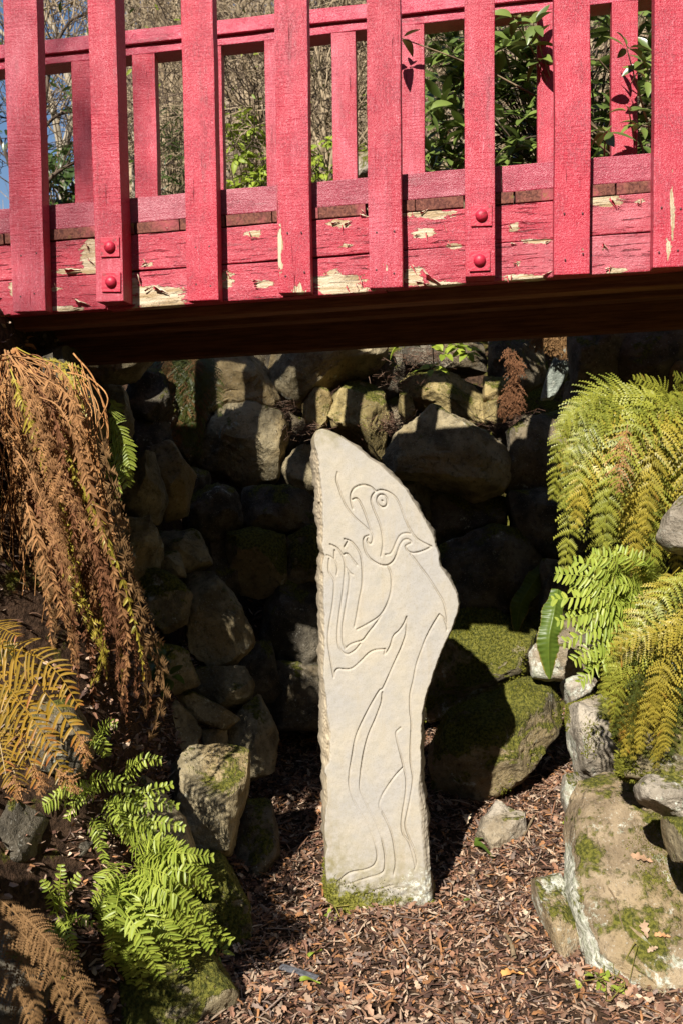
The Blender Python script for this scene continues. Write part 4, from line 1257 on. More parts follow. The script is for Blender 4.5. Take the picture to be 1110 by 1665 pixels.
# -- left: heap of dead brown fronds hanging down the bank
fr = []
stems = Geo()
for k in range(122):
    u = rg.random()
    if k < 84:
        bx, by = rg.uniform(-110, 120), 600 + rg.uniform(-15, 70)
        bx0, by0 = (15 if bx > -30 else -70) + rg.normal(0, 8), (578 if bx > -30 else 545) + rg.normal(0, 6)
        if bx < -30: by -= 35
        tx = bx + rg.uniform(-20, 90) * (bx > 0) + rg.normal(0, 15)
        ty = rg.uniform(760, 1030) if bx > 25 else rg.uniform(860, 1070)
    else:
        bx, by = rg.uniform(20, 165), rg.uniform(680, 850)
        bx0, by0 = bx - rg.uniform(10, 60), by - rg.uniform(40, 100)
        tx = np.interp(bx, [20, 165], [60, 262]) + rg.normal(0, 22)
        ty = np.interp(bx, [20, 165], [1000, 1190]) + rg.normal(0, 40)
    tx = min(tx, np.interp(ty, [600, 760, 900, 1000, 1200], [170, 190, 205, 225, 265]))
    d0 = 2.72 + rg.normal(0, .10) - .08 * (u < .4)
    pts = [at(bx0, by0, d0 + .05), at(bx, by, d0 - .05), at(bx * .4 + tx * .6 + rg.normal(0, 8), by + (ty - by) * .45, d0 - .08), at(tx + rg.normal(0, 10), by + (ty - by) * .8, d0 - .06), at(tx, ty, d0 - .04)]
    live = rg.random()
    mt = (M['fern_rust'] if (ty > 980 and tx > 90 and rg.random() < .75) or rg.random() < .15 else M['fern_dead']) if live < .72 else M['fern_tan'] if live < .90 else M['fern_yellow'] if live < .97 else M['fern_green']
    st_ = .22 if by < 700 else .12
    if rg.random() < .6:
        fr.append((frond(pts, 52, rg.uniform(.015, .029), 'once', .25, .9, .8, .55, rng=rg, tipc=.5, m=5, wid=.36, start=st_, rw=.0024), mt))
    else:
        fr.append((frond(pts, 26, rg.uniform(.030, .048), 'bi', .25, .7, .4, .40, rng=rg, tipc=.5, m=5, wid=.62, start=st_, rw=.0024), mt))
crown = at(15, 580, 2.75)
o = fern('big heap of dead brown fern fronds hanging down the left bank', 'fern', crown, fr)
for (pts, w) in [([(25, 567), (60, 615), (110, 650), (150, 720), (178, 820)], .004), ([(22, 567), (40, 640), (55, 740), (60, 830)], .004), ([(25, 568), (5, 640), (-10, 720)], .004),
                 ([(25, 566), (80, 600), (140, 615), (172, 665), (178, 740)], .003), ([(120, 575), (155, 620), (175, 700), (170, 830), (200, 940)], .003), ([(20, 570), (30, 620), (35, 700)], .004),
                 ([(25, 570), (75, 640), (95, 720)], .0035), ([(10, 575), (-5, 620), (-20, 680)], .004)]:
    path_tube(stems, pxpath(pts, [2.74, 2.62, 2.6], rg), w, w * .5, 5, tint=.5, tip=0)
for k in range(80):
    x0, y0 = rg.uniform(-40, 140), rg.uniform(580, 640)
    x1 = x0 + rg.uniform(0, 70); y1 = y0 + rg.uniform(120, 420)
    x1 = min(x1, np.interp(y1, [600, 760, 900, 1000, 1200], [175, 195, 205, 225, 265]))
    w = rg.uniform(.0013, .0026)
    path_tube(stems, [at(x0, y0, 2.68), at(x0 * .6 + x1 * .4 + rg.normal(0, 22), y0 * .7 + y1 * .3, 2.57), at(x0 * .3 + x1 * .7 + rg.normal(0, 22), y0 * .3 + y1 * .7, 2.56), at(x1, y1, 2.58)], w, w * .6, 4, tint=.5, tip=0)
stems.build('dry_stems', M['stem_dead'], o, crown)
# -- left: green fern growing through at the back of the heap
fr = []
for (p, m_) in [([(165, 690), (190, 690), (200, 720)], 0), ([(170, 720), (195, 735), (208, 790)], 0), ([(160, 740), (185, 760), (190, 815)], 0), ([(175, 670), (185, 665), (190, 655)], 0), ([(170, 700), (200, 715), (212, 760)], 0)]:
    fr.append((frond(pxpath(p, 3.2, rg), 14, .05, 'once', .4, .2, rng=rg, m=4, wid=.42, shape='poly'), M['fern_bright']))
fern('small green fern peeping out behind the dead fronds on the left', 'fern', at(165, 700, 3.2), fr)
# -- left: orange ladder fern in front
fr = []
for p in [[(-25, 1030), (30, 1075), (85, 1140), (125, 1195), (142, 1240)], [(-20, 1120), (40, 1150), (80, 1215), (118, 1282)], [(-25, 1060), (10, 1110), (50, 1165), (95, 1225)], [(-30, 1180), (0, 1200), (22, 1250), (28, 1290)],
          [(-30, 1010), (0, 1020), (30, 1035)], [(-30, 1090), (10, 1150), (40, 1210), (62, 1280)], [(-30, 1150), (-5, 1190), (10, 1260)], [(-20, 1050), (40, 1060), (90, 1090), (130, 1150)]]:
    fr.append((frond(pxpath(p, [2.2, 2.1], rg), 19, .058, 'once', .30, .25, .1, .12, rng=rg, m=5, wid=.19, tipc=.8, start=.03, nrm=(.1, -1, .7)), M['fern_orange']))
for p in [[(125, 1190), (140, 1220), (138, 1250)], [(90, 1250), (118, 1270), (120, 1290)], [(20, 1260), (30, 1285), (22, 1300)], [(55, 1240), (68, 1275), (62, 1290)]]:
    fr.append((frond(pxpath(p, 2.1, rg), 14, .028, 'bi', .3, .5, .5, .6, rng=rg, m=5, wid=.9), M['fern_dead']))
fern('orange and yellow fern with ladder like fronds at the left edge', 'fern', at(-25, 1060, 2.2), fr)
# -- left: bright polypody patch
fr = []
L1 = [(200, 1430, 345, 1495), (200, 1440, 340, 1530), (205, 1450, 300, 1565), (210, 1440, 270, 1600), (200, 1430, 180, 1570), (220, 1430, 345, 1455), (230, 1420, 335, 1420), (200, 1420, 160, 1500),
      (210, 1430, 245, 1590), (215, 1430, 320, 1550), (210, 1420, 310, 1490), (220, 1420, 290, 1450), (200, 1430, 225, 1540), (190, 1420, 200, 1580), (240, 1400, 320, 1400), (230, 1390, 335, 1445),
      (210, 1380, 290, 1390), (200, 1400, 150, 1470), (205, 1440, 290, 1530), (215, 1450, 255, 1560), (225, 1440, 330, 1475), (200, 1450, 215, 1600), (230, 1450, 300, 1600 - 20)]
L1 = L1 + [(bx + rg.normal(0, 12), by + rg.normal(0, 12), tx + rg.normal(0, 16), ty + rg.normal(0, 16)) for bx, by, tx, ty in L1[:16]]
for (bx, by, tx, ty) in L1:
    jd = rg.normal(0, .035)
    pts = [at(bx, by, 2.42), at(bx + (tx - bx) * .5, by + (ty - by) * .45 - rg.uniform(5, 26), 2.30 + jd), at(tx, ty, 2.33 + jd)]
    fr.append((frond(pts, 26, .043, 'once', .25, .10, .12, .07, rng=rg, m=6, wid=.36, shape='poly', tipc=.25), M['fern_bright']))
fern('bright green polypody clump catching the sun at lower left', 'fern', at(205, 1430, 2.42), fr)
fr = []
for (bx, by, tx, ty) in [(190, 1330, 280, 1275), (180, 1320, 290, 1310), (200, 1260, 262, 1235), (160, 1200, 190, 1178), (170, 1340, 250, 1350), (180, 1350, 270, 1350), (150, 1280, 110, 1330), (160, 1290, 90, 1290),
                         (140, 1270, 230, 1290), (170, 1300, 220, 1380), (190, 1350, 300, 1380), (150, 1330, 170, 1400), (150, 1200, 175, 1230), (200, 1350, 300, 1345), (170, 1310, 240, 1320), (120, 1300, 60, 1320)]:
    pts = [at(bx, by, 2.5), at((bx + tx) / 2, (by + ty) / 2 - 12, 2.42), at(tx, ty, 2.42)]
    fr.append((frond(pts, 17, .034, 'once', .22, .2, .15, .09, rng=rg, m=6, wid=.34, shape='poly', tipc=.2), M['fern_bright']))
fern('green polypody half in shade above the bright clump on the left', 'fern', at(180, 1320, 2.5), fr)
fr = []
for (bx, by, tx, ty) in [(95, 1480, 130, 1420), (95, 1490, 70, 1430), (95, 1490, 125, 1560), (90, 1500, 60, 1550), (95, 1500, 100, 1590), (95, 1480, 100, 1405), (100, 1500, 150, 1500)]:
    pts = [at(bx, by, 2.25), at((bx + tx) / 2, (by + ty) / 2 - 8, 2.18), at(tx, ty, 2.18)]
    fr.append((frond(pts, 16, .026, 'once', .22, .2, .15, .09, rng=rg, m=6, wid=.34, shape='poly', tipc=.2), M['fern_bright']))
fern('small shaded polypody left of the bright clump', 'fern', at(95, 1490, 2.25), fr)
# -- bottom left: dead bracken
fr = []
for p in [[(-30, 1440), (30, 1490), (75, 1560), (110, 1640), (150, 1690)], [(-30, 1460), (20, 1520), (50, 1600), (60, 1690)], [(30, 1500), (90, 1545), (140, 1620), (175, 1690)], [(-20, 1560), (30, 1620), (60, 1690)],
          [(20, 1470), (60, 1510), (95, 1550)], [(-30, 1480), (15, 1500), (60, 1540), (110, 1570)]]:
    fr.append((frond(pxpath(p, [1.95, 1.85], rg), 26, .040, 'bi', .35, .4, .2, .15, rng=rg, m=8, wid=.65, tipc=.3, nrm=(.1, -1, .8)), M['fern_tan']))
fern('dead tan bracken frond lying in the bottom left corner', 'fern', at(-30, 1450, 1.95), fr)
# -- back wall: hanging fern in half shade
fr = []
for k in range(40):
    bx, by = rg.uniform(262, 340), rg.uniform(562, 580)
    tx, ty = np.interp(bx, [262, 340], [268, 345]) + rg.normal(0, 14), rg.uniform(620, 745)
    if ty > 680: tx = 310 + rg.normal(0, 14)
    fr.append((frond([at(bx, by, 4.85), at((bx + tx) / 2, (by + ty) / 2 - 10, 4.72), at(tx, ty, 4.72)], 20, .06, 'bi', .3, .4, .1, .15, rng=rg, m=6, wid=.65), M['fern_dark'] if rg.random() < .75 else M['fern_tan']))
fern('dark green fern hanging down the back wall left of the striped shadows', 'fern', at(300, 570, 4.85), fr)
# -- dead fern roots hanging at the right top of the wall
fr = []
for k in range(16):
    bx = 832 + rg.normal(0, 5)
    y0 = rg.uniform(560, 640)
    fr.append((frond([at(bx, y0, 4.72), at(bx + rg.normal(0, 8), y0 + 25, 4.66), at(bx + rg.normal(0, 10), y0 + rg.uniform(35, 55), 4.66)], 10, .05, 'bi', .2, .6, .4, .5, rng=rg, m=5, wid=.9), M['fern_root']))
fern('shaggy brown dead fern stump hanging on the right of the back wall', 'fern', at(835, 560, 4.75), fr)
fr = []
for k in range(14):
    bx = 905 + rg.normal(0, 16)
    fr.append((frond([at(bx, 530, 4.6), at(bx + rg.normal(0, 10), 550, 4.55), at(bx + rg.normal(0, 16), 560 + rg.uniform(0, 26), 4.55)], 9, .05, 'bi', .2, .6, .4, .6, rng=rg, m=4, wid=.9), M['fern_tan']))
fern('tuft of dry tan fronds just below the bridge beam at right', 'fern', at(905, 530, 4.6), fr)

# ------------------------------------------------------------------ leaf litter on the floor
def ground_pt(n, x0, x1, y0, y1, rng):
    X = rng.uniform(x0, x1, n); Y = rng.uniform(y0, y1, n)
    return np.stack([X, Y, ground_z(X, Y)], 1)
PAL = np.array([(.25, .140, .085), (.18, .092, .058), (.30, .18, .115), (.11, .055, .037), (.36, .245, .165), (.21, .105, .06), (.065, .037, .027), (.20, .145, .115), (.29, .135, .055), (.42, .31, .215)])

def pieces(n, region, lenr, widr, rng, lift=.012, seg=3, curl=.5, tilt=.35, pal=PAL, lobed=False, palw=None):
    """small curved strips or lobed leaves lying on the ground"""
    P = ground_pt(n, *region, rng)
    P[:, 2] += rng.random(n) * lift
    an = rng.uniform(0, 2 * math.pi, n)
    d = np.stack([np.cos(an), np.sin(an), rng.normal(0, tilt, n)], 1); d /= np.linalg.norm(d, axis=1, keepdims=True)
    up = np.stack([rng.normal(0, tilt, n), rng.normal(0, tilt, n), np.ones(n)], 1)
    s = np.cross(d, up); s /= np.linalg.norm(s, axis=1, keepdims=True)
    nn = np.cross(s, d)
    L = rng.uniform(*lenr, n); Wd = rng.uniform(*widr, n)
    t = np.linspace(-.5, .5, seg + 1)
    cu = rng.normal(0, curl, n)
    mid = P[:, None] + d[:, None] * (L[:, None] * t)[..., None] + nn[:, None] * (cu[:, None] * L[:, None] * (.25 - t ** 2))[..., None]
    if lobed:
        wp = np.array([.15, .75, .45, 1.0, .6, .95, .2])
        wp = np.interp(np.linspace(0, 1, seg + 1), np.linspace(0, 1, 7), wp)
    else:
        wp = np.ones(seg + 1); wp[0] = .6; wp[-1] = .5
    cc = rng.normal(0, .5, n)
    off = s[:, None] * (Wd[:, None] * .5 * wp[None])[..., None]
    rise = nn[:, None] * ((cc * Wd)[:, None] * .4 * wp[None])[..., None]
    V = np.stack([mid + off + rise, mid, mid - off + rise], 2)
    m = seg + 1
    base = (np.arange(n) * m * 3)[:, None, None]; j = (np.arange(seg) * 3)[None, :, None]
    q = base + j
    f1 = np.concatenate([q, q + 3, q + 4, q + 1], -1).reshape(-1, 4); f2 = np.concatenate([q + 1, q + 4, q + 5, q + 2], -1).reshape(-1, 4)
    c = pal[rng.choice(len(pal), n, p=palw)] * rng.uniform(.65, 1.45, (n, 1))
    return V.reshape(-1, 3), [f1, f2], np.repeat(c, m * 3, 0)
rl_ = np.random.default_rng(33)
g = Geo()
for n, reg, lr, wr2, kw in [
    (34000, (-.75, 1.15, 2.2, 4.7), (.010, .042), (.0035, .010), dict(seg=2)),
    (4200, (-.75, 1.15, 2.2, 4.7), (.02, .05), (.010, .024), dict(seg=6, lobed=True, curl=.7, lift=.02)),
    (9000, (-1.1, 1.5, 1.3, 2.2), (.012, .045), (.004, .010), dict(seg=2)),
    (900, (-1.1, 1.5, 1.3, 2.2), (.02, .05), (.010, .024), dict(seg=5, lobed=True)),
    (1500, (-.7, 1.1, 2.2, 4.6), (.04, .11), (.003, .008), dict(seg=3, curl=.15, tilt=.15, lift=.02)),
    (5000, (-1.6, -.45, 1.7, 4.0), (.015, .06), (.008, .025), dict(seg=5, lobed=True, curl=.6, lift=.015)),
    (1200, (.8, 1.6, 2.2, 4.0), (.015, .05), (.008, .02), dict(seg=5, lobed=True)),
    (2600, (-.9, 1.3, 4.7, 5.6), (.02, .07), (.004, .02), dict(seg=3, curl=.3))]:
    V, Ff, cc = pieces(n, reg, lr, wr2, rl_, **kw)
    g.add(V, Ff, col=cc)
tag(g.build('leaf_litter', M['litter'], smooth=False), 'brown leaf litter and bark chips covering the path around the stone', 'leaf litter', kind='stuff')
# needle litter caught on rock ledges of the wall
g = Geo()
for (x, y, D, w, n) in [(640, 690, 4.98, .16, 500), (650, 610, 5.05, .12, 250), (820, 690, 4.85, .14, 250), (265, 690, 4.85, .14, 300), (285, 690, 4.8, .1, 200), (500, 700, 4.95, .1, 150), (700, 580, 5.2, .2, 300), (870, 690, 4.8, .2, 150), (460, 665, 5.0, .07, 120)]:
    c = at(x, y, D + .2)
    n_ = n
    P = c + rl_.normal(0, 1, (n_, 3)) * [w * .6, w * .4, .03]
    dd = rl_.normal(0, 1, (n_, 3)) * [1, .6, .5]; dd /= np.linalg.norm(dd, axis=1, keepdims=True)
    L = rl_.uniform(.02, .07, n_)[:, None]
    sgs = np.concatenate([P - dd * L * .5, P + dd * L * .5, np.full((n_, 1), .0016), np.full((n_, 1), .001)], 1)
    V, Ff = tubes(sgs, 3)
    g.add(V, [Ff], col=np.repeat(PAL[rl_.choice(6, n_)] * .55, 6, 0))
tag(g.build('needle_litter', M['litter'], smooth=False), 'dry brown needles and twigs caught on ledges of the back wall', 'leaf litter', kind='stuff')

# single leaves and bits that can be told apart
def on_slab(px, py, off=.003):
    q = to_px(vS[1])
    V, Fc = vS[1], vS[2]
    A, B, C = q[Fc[:, 0]], q[Fc[:, 1]], q[Fc[:, 2]]
    def side(a, b_): return (b_[:, 0] - a[:, 0]) * (py - a[:, 1]) - (b_[:, 1] - a[:, 1]) * (px - a[:, 0])
    s1, s2, s3 = side(A, B), side(B, C), side(C, A)
    ins = np.where(((s1 > 0) & (s2 > 0) & (s3 > 0)) | ((s1 < 0) & (s2 < 0) & (s3 < 0)))[0]
    return at(px, py, V[Fc[ins]].mean(1)[:, 1].min() - off) if len(ins) else at(px, py, 2.5)
def single_leaf(name, px, py, Dd, length, width, ang, col, label, cat='leaf', lobed=True, zoff=.012, mat=None, normal=None):
    P = at(px, py, Dd)
    if normal is not None:
        P = on_slab(px, py)
    if normal is None:
        P[2] = ground_z(np.array([P[0]]), np.array([P[1]]))[0] + zoff
    nrm = np.array(normal if normal is not None else (0, -.15, 1.0)); nrm = nrm / np.linalg.norm(nrm)
    d = np.array([math.cos(ang), math.sin(ang), 0]); d -= nrm * (d @ nrm); d /= np.linalg.norm(d)
    s = np.cross(nrm, d)
    t = np.linspace(0, 1, 15)
    w = width * .5 * np.sin(np.pi * np.clip(t * .96 + .03, 0, 1)) ** .7
    if lobed: w = w * (.72 + .28 * np.sin(t * 24))
    V = []
    for u in (-1, -.5, 0, .5, 1):
        V.append(P + d * ((t - .5) * length)[:, None] + s * (w * u)[:, None] + nrm * (.006 + w * abs(u) * .45 + .10 * length * np.sin(t * 5 + u))[:, None])
    V = np.stack(V, 1).reshape(-1, 3)
    q = (np.arange(14)[:, None] * 5 + np.arange(4)[None]).ravel()
    g = Geo(); g.add(V, [np.stack([q, q + 5, q + 6, q + 1], 1)], col=np.tile(col, (75, 1)), tint=.5, tip=0.0)
    return tag(g.build(name, mat or M['litter'], None, P, smooth=True), label, cat, 'leaves fallen on the path and slab')
def gd(py): return F * CAM_H / (py - 746)
single_leaf('oak_leaf', 832, 1618, gd(1618), .07, .035, .1, (.62, .29, .09), 'bright orange curled oak leaf on the path at the bottom of the picture')
single_leaf('oak_leaf', 1042, 1398, 2.66, .066, .034, -.4, (.36, .22, .13), 'pale tan oak leaf lying on the upper part of the slab', normal=(-.1, -.55, .83))
single_leaf('oak_leaf', 1046, 1510, 2.52, .06, .03, 1.5, (.42, .28, .18), 'pale oak leaf in the middle of the flat slab', normal=(-.1, -.55, .83))
single_leaf('oak_leaf', 1076, 1523, 2.5, .045, .02, -.2, (.50, .26, .12), 'small orange leaf beside the pale oak leaf on the slab', normal=(-.1, -.55, .83))
single_leaf('oak_leaf', 1060, 1545, 2.47, .035, .02, .4, (.40, .28, .18), 'pale scrap of leaf on the lower part of the slab', normal=(-.1, -.55, .83))
single_leaf('oak_leaf', 758, 1377, gd(1377), .075, .04, 1.4, (.66, .50, .34), 'pale cream leaf standing on edge left of the small stone', zoff=.03, normal=None)
single_leaf('oak_leaf', 912, 1185, 3.75, .06, .04, .9, (.46, .28, .18), 'tan oak leaf at the foot of the mossy rounded boulder')
single_leaf('strap_leaf', 787, 1412, gd(1412), .12, .03, -1.0, (.20, .30, .06), 'crumpled yellow green strap leaf below the small stone', 'leaf', False, mat=M['strap'])
single_leaf('green_leaf', 778, 1398, gd(1398), .04, .022, .5, (.1, .3, .03), 'small bright green leaf next to the crumpled strap leaf', 'leaf', False, mat=M['strap'])
single_leaf('green_leaf', 766, 1494, gd(1494), .055, .014, -.35, (.1, .3, .03), 'narrow green leaf on the litter right of the stone foot', 'leaf', False, mat=M['strap'])
single_leaf('green_leaf', 505, 1634, gd(1634), .06, .018, -.2, (.2, .3, .03), 'lime green leaf on the litter at bottom left of the path', 'leaf', False, mat=M['limeleaf'])
single_leaf('green_leaf', 812, 1293, gd(1303), .06, .018, .3, (.2, .3, .03), 'green leaf on the litter just above the small stone', 'leaf', False, mat=M['strap'])
single_leaf('yellow_leaf', 922, 1240, 3.5, .06, .016, -1.1, (.3, .35, .03), 'yellow green leaf by the left side of the mossy boulder', 'leaf', False, mat=M['limeleaf'])
single_leaf('green_leaf', 512, 1585, gd(1585), .06, .012, .7, (.2, .25, .05), 'thin olive green stalk on the litter left of the stone', 'leaf', False, mat=M['limeleaf'])
P = at(487, 1616, gd(1616)); P[2] = ground_z(np.array([P[0]]), np.array([P[1]]))[0] + .014
tag(link('slate_strip', board_mesh('slate_strip', .13, .022, .008, M['slate'], nx=6, wob=.002, seed=2), None, T(P) @ Matrix.Rotation(-.55, 4, 'Z') @ Matrix.Rotation(.06, 4, 'X')),
    'thin dark grey slate strip lying on the leaf litter', 'slate')
# fallen sticks
for (a, b2, w, lab) in [((985, 1440, 2.72), (1004, 1480, 2.62), .003, 'thin bent dark twig lying on the flat slab'), ((835, 1595, gd(1595)), (822, 1560, gd(1560)), .008, 'short brown stick pointing away at the bottom of the path'),
                   ((850, 1400, gd(1400)), (868, 1365, gd(1372)), .006, 'brown stick right of the crumpled strap leaf'), ((760, 1445, gd(1445)), (795, 1462, gd(1455)), .005, 'brown stick lying right of the stone foot')]:
    A0, A1 = (at(*a), at(*b2)) if 'slab' not in lab else (on_slab(*a[:2]), on_slab(*b2[:2]))
    if 'slab' not in lab:
        for q_ in (A0, A1): q_[2] = ground_z(np.array([q_[0]]), np.array([q_[1]]))[0] + .014
    g = Geo()
    mid = (A0 + A1) / 2 + [0.004, 0, .006]
    path_tube(g, [A0, mid, A1], w, w * .7, 6, col=None) if False else path_tube(g, [A0, mid, A1], w, w * .7, 6)
    tag(g.build('stick', M['bark_brown'], None, A0), lab, 'stick', 'sticks lying about')

# ------------------------------------------------------------------ leaves on twigs
def leaf_mesh(name, L, W, mat, seed=0, n=6):
    t = np.linspace(0, 1, n)
    w = W * .5 * np.sin(np.pi * (t * .97 + .015) ** .85) ** .75
    x = t * L
    V = np.stack([np.stack([x, w, .25 * w - .16 * L * t ** 2], 1), np.stack([x, 0 * w, -.16 * L * t ** 2], 1), np.stack([x, -w, .25 * w - .16 * L * t ** 2], 1)], 1).reshape(-1, 3)
    q = (np.arange(n - 1) * 3)
    return V, [np.stack([q, q + 3, q + 4, q + 1], 1), np.stack([q + 1, q + 4, q + 5, q + 2], 1)]

def frame(d, up):
    d = d / np.linalg.norm(d)
    s = np.cross(up, d); s /= np.linalg.norm(s) + 1e-9
    return np.stack([d, s, np.cross(d, s)], 1)

def rosettes(centers, nl, L, W, rng, spread=.35):
    """list of (R, pos, scale) for leaves in whorls"""
    out = []
    for c in centers:
        axis = np.array([rng.normal(0, .35), -.35 + rng.normal(0, .3), 1.0]); axis /= np.linalg.norm(axis)
        a = np.cross(axis, [1, 0, 0]); a /= np.linalg.norm(a); b_ = np.cross(axis, a)
        k = nl + rng.integers(-2, 3)
        ph = rng.random() * 6.28
        for i in range(k):
            an = ph + i * 6.283 / k + rng.normal(0, .2)
            el = rng.normal(.15, spread)
            d = (a * math.cos(an) + b_ * math.sin(an)) * math.cos(el) + axis * math.sin(el)
            out.append((frame(d, axis + rng.normal(0, .25, 3)), c + d * .012, rng.uniform(.7, 1.15)))
    return out

def leafy_bush(label, cat, base, centers, nl, L, W, mat, rng, twigmat, name='shrub', extra_origin=None, indiv=300, twig_r=.003):
    o = empty(name, base, label, cat)
    lv = rosettes(centers, nl, L, W, rng)
    lv.sort(key=lambda q: np.linalg.norm(q[1] - CP))
    V0, F0 = leaf_mesh('leaf', L, W, mat)
    protos = [mesh_np('leaf', V0 * [1, 1 + .12 * k, 1 + .8 * k], F0, mat, True, {'tint': np.full(len(V0), .15 + .35 * k), 'tip': np.zeros(len(V0))}) for k in range(3)]
    for i, (Rm, p, sc) in enumerate(lv[:indiv]):
        m = Matrix.Identity(4)
        for a in range(3):
            for b_ in range(3):
                m[a][b_] = float(Rm[a, b_] * sc)
            m[a][3] = float(p[a])
        link('leaf', protos[i % 3], o, m)
    rest = lv[indiv:]
    if rest:
        g = Geo()
        for Rm, p, sc in rest:
            g.add(V0 * sc @ Rm.T + p, F0, tint=rng.random() * .8, tip=0.0)
        tag(g.build('foliage', mat, o, base), kind='stuff')
    g = Geo()
    for c in centers[::3] if len(centers) > 40 else centers:
        mid = (np.asarray(base) * .45 + c * .55) + rng.normal(0, .08, 3)
        path_tube(g, [np.asarray(base, float) + rng.normal(0, .04, 3), mid, c], twig_r * 2.2, twig_r * .7, 4, 6)
    g.build('twigs', twigmat, o, base)
    return o

rb = np.random.default_rng(5)
def px_cloud(n, x0, x1, y0, y1, d0, d1, rng):
    return [at(rng.uniform(x0, x1), rng.uniform(y0, y1), rng.uniform(d0, d1)) for _ in range(n)]
cent = px_cloud(330, 695, 1180, -60, 300, 4.3, 5.3, rb) + px_cloud(70, 800, 1100, 10, 290, 4.2, 4.5, rb) + px_cloud(30, 690, 770, 60, 290, 4.25, 4.6, rb)
leafy_bush('dark glossy rhododendron bush filling the gaps behind the right half of the railing', 'shrub', at(930, 330, 4.7), cent, 7, .11, .038, M['rhodo'], rb, M['bark_dark'], 'rhododendron')
cent = [at(x, y, d) for x, y, d in [(1018, 78, 3.42), (1045, 100, 3.45), (1022, 182, 3.42), (1050, 130, 3.44), (1040, 205, 3.46), (985, 215, 3.40), (868, 40, 3.55), (862, 75, 3.58), (876, 100, 3.6), (835, 30, 3.6), (652, 62, 3.6)]]
leafy_bush('leafy rhododendron sprigs poking through the rear railing on the right', 'shrub', at(1060, 300, 3.9), cent, 6, .085, .032, M['rhodo'], rb, M['bark_brown'], 'rhododendron')
cent = [at(x, y, d) for x, y, d in [(655, 560, 4.6), (720, 575, 4.6), (742, 562, 4.62), (760, 572, 4.65), (700, 600, 4.7)]]
leafy_bush('small green seedling sprigs on top of the back wall below the beam', 'seedling', at(700, 545, 4.75), cent, 5, .08, .04, M['limeleaf'], rb, M['bark_brown'], 'seedling', twig_r=.002)
cent = [at(x, y, d) for x, y, d in [(262, 1080, 3.2), (275, 1100, 3.2), (250, 1070, 3.2)]]
leafy_bush('shaded broad leaved seedling on the left boulder wall', 'seedling', at(262, 1110, 3.25), cent, 5, .06, .035, M['shrubleaf'], rb, M['stem_green'], 'seedling', twig_r=.0015)
cent = [at(x, y, d) for x, y, d in [(355, 1548, 2.58), (348, 1540, 2.58)]]
leafy_bush('tiny rosette of green leaves beside the mossy stone at lower left', 'seedling', at(352, 1556, 2.6), cent, 6, .035, .012, M['fern_bright'], rb, M['stem_green'], 'seedling', twig_r=.001)
cent = [at(x, y, gd(y + 15)) for x, y in [(538, 1497), (545, 1492)]]
leafy_bush('tiny green weed at the left foot of the carved stone', 'weed', at(541, 1502, gd(1502)), cent, 6, .03, .014, M['fern_bright'], rb, M['stem_green'], 'weed', twig_r=.001)
cent = [at(x, y, 2.52) for x, y in [(985, 1600), (1000, 1612), (960, 1620), (970, 1590), (945, 1615), (1015, 1625)]]
leafy_bush('low green weeds growing under the front edge of the flat slab', 'weed', at(980, 1630, 2.5), cent, 8, .03, .014, M['fern_bright'], rb, M['stem_green'], 'weed', twig_r=.001)

# ------------------------------------------------------------------ trees and shrubs behind
def grow(p, d, L, r, lvl, segs, rng, spread=.6, nchild=5, up=.12, wig=.18, tips=None, rmin=.003):
    n = 5
    pts, rs = [np.array(p, float)], [r]
    d = np.array(d, float) / np.linalg.norm(d)
    for k in range(n):
        d = d + rng.normal(0, wig, 3) + [0, 0, up * .3]
        d /= np.linalg.norm(d)
        pts.append(pts[-1] + d * L / n); rs.append(max(r * (1 - .62 * (k + 1) / n), rmin * .6))
        segs.append((*pts[-2], *pts[-1], rs[-2], rs[-1]))
    if lvl <= 0:
        if tips is not None: tips.append((pts[-1], d)); tips.append((pts[-3], d))
        return
    for c in range(nchild):
        t = rng.uniform(.25, 1.0)
        i = min(int(t * n), n - 1)
        pp = pts[i] + (pts[i + 1] - pts[i]) * (t * n - i)
        a = rng.normal(0, 1, 3); a -= d * (a @ d); a /= np.linalg.norm(a)
        nd = d * math.cos(spread) + a * math.sin(spread) + [0, 0, up]
        grow(pp, nd, L * rng.uniform(.42, .68), max(rs[i] * .55, rmin), lvl - 1, segs, rng, spread * 1.08, nchild, up, wig, tips, rmin)

def small_leaves(g, tips, n, L, W, rng, spread=.12):
    V0, F0 = leaf_mesh('l', L, W, None, n=4)
    for _ in range(n):
        p, d = tips[rng.integers(len(tips))]
        dd = rng.normal(0, 1, 3) + [0, -.2, .2]
        g.add(V0 * rng.uniform(.6, 1.2) @ frame(dd, rng.normal(0, .6, 3) + [0, -.5, 1]).T + p + rng.normal(0, spread, 3), F0, tint=rng.random(), tip=0.0)

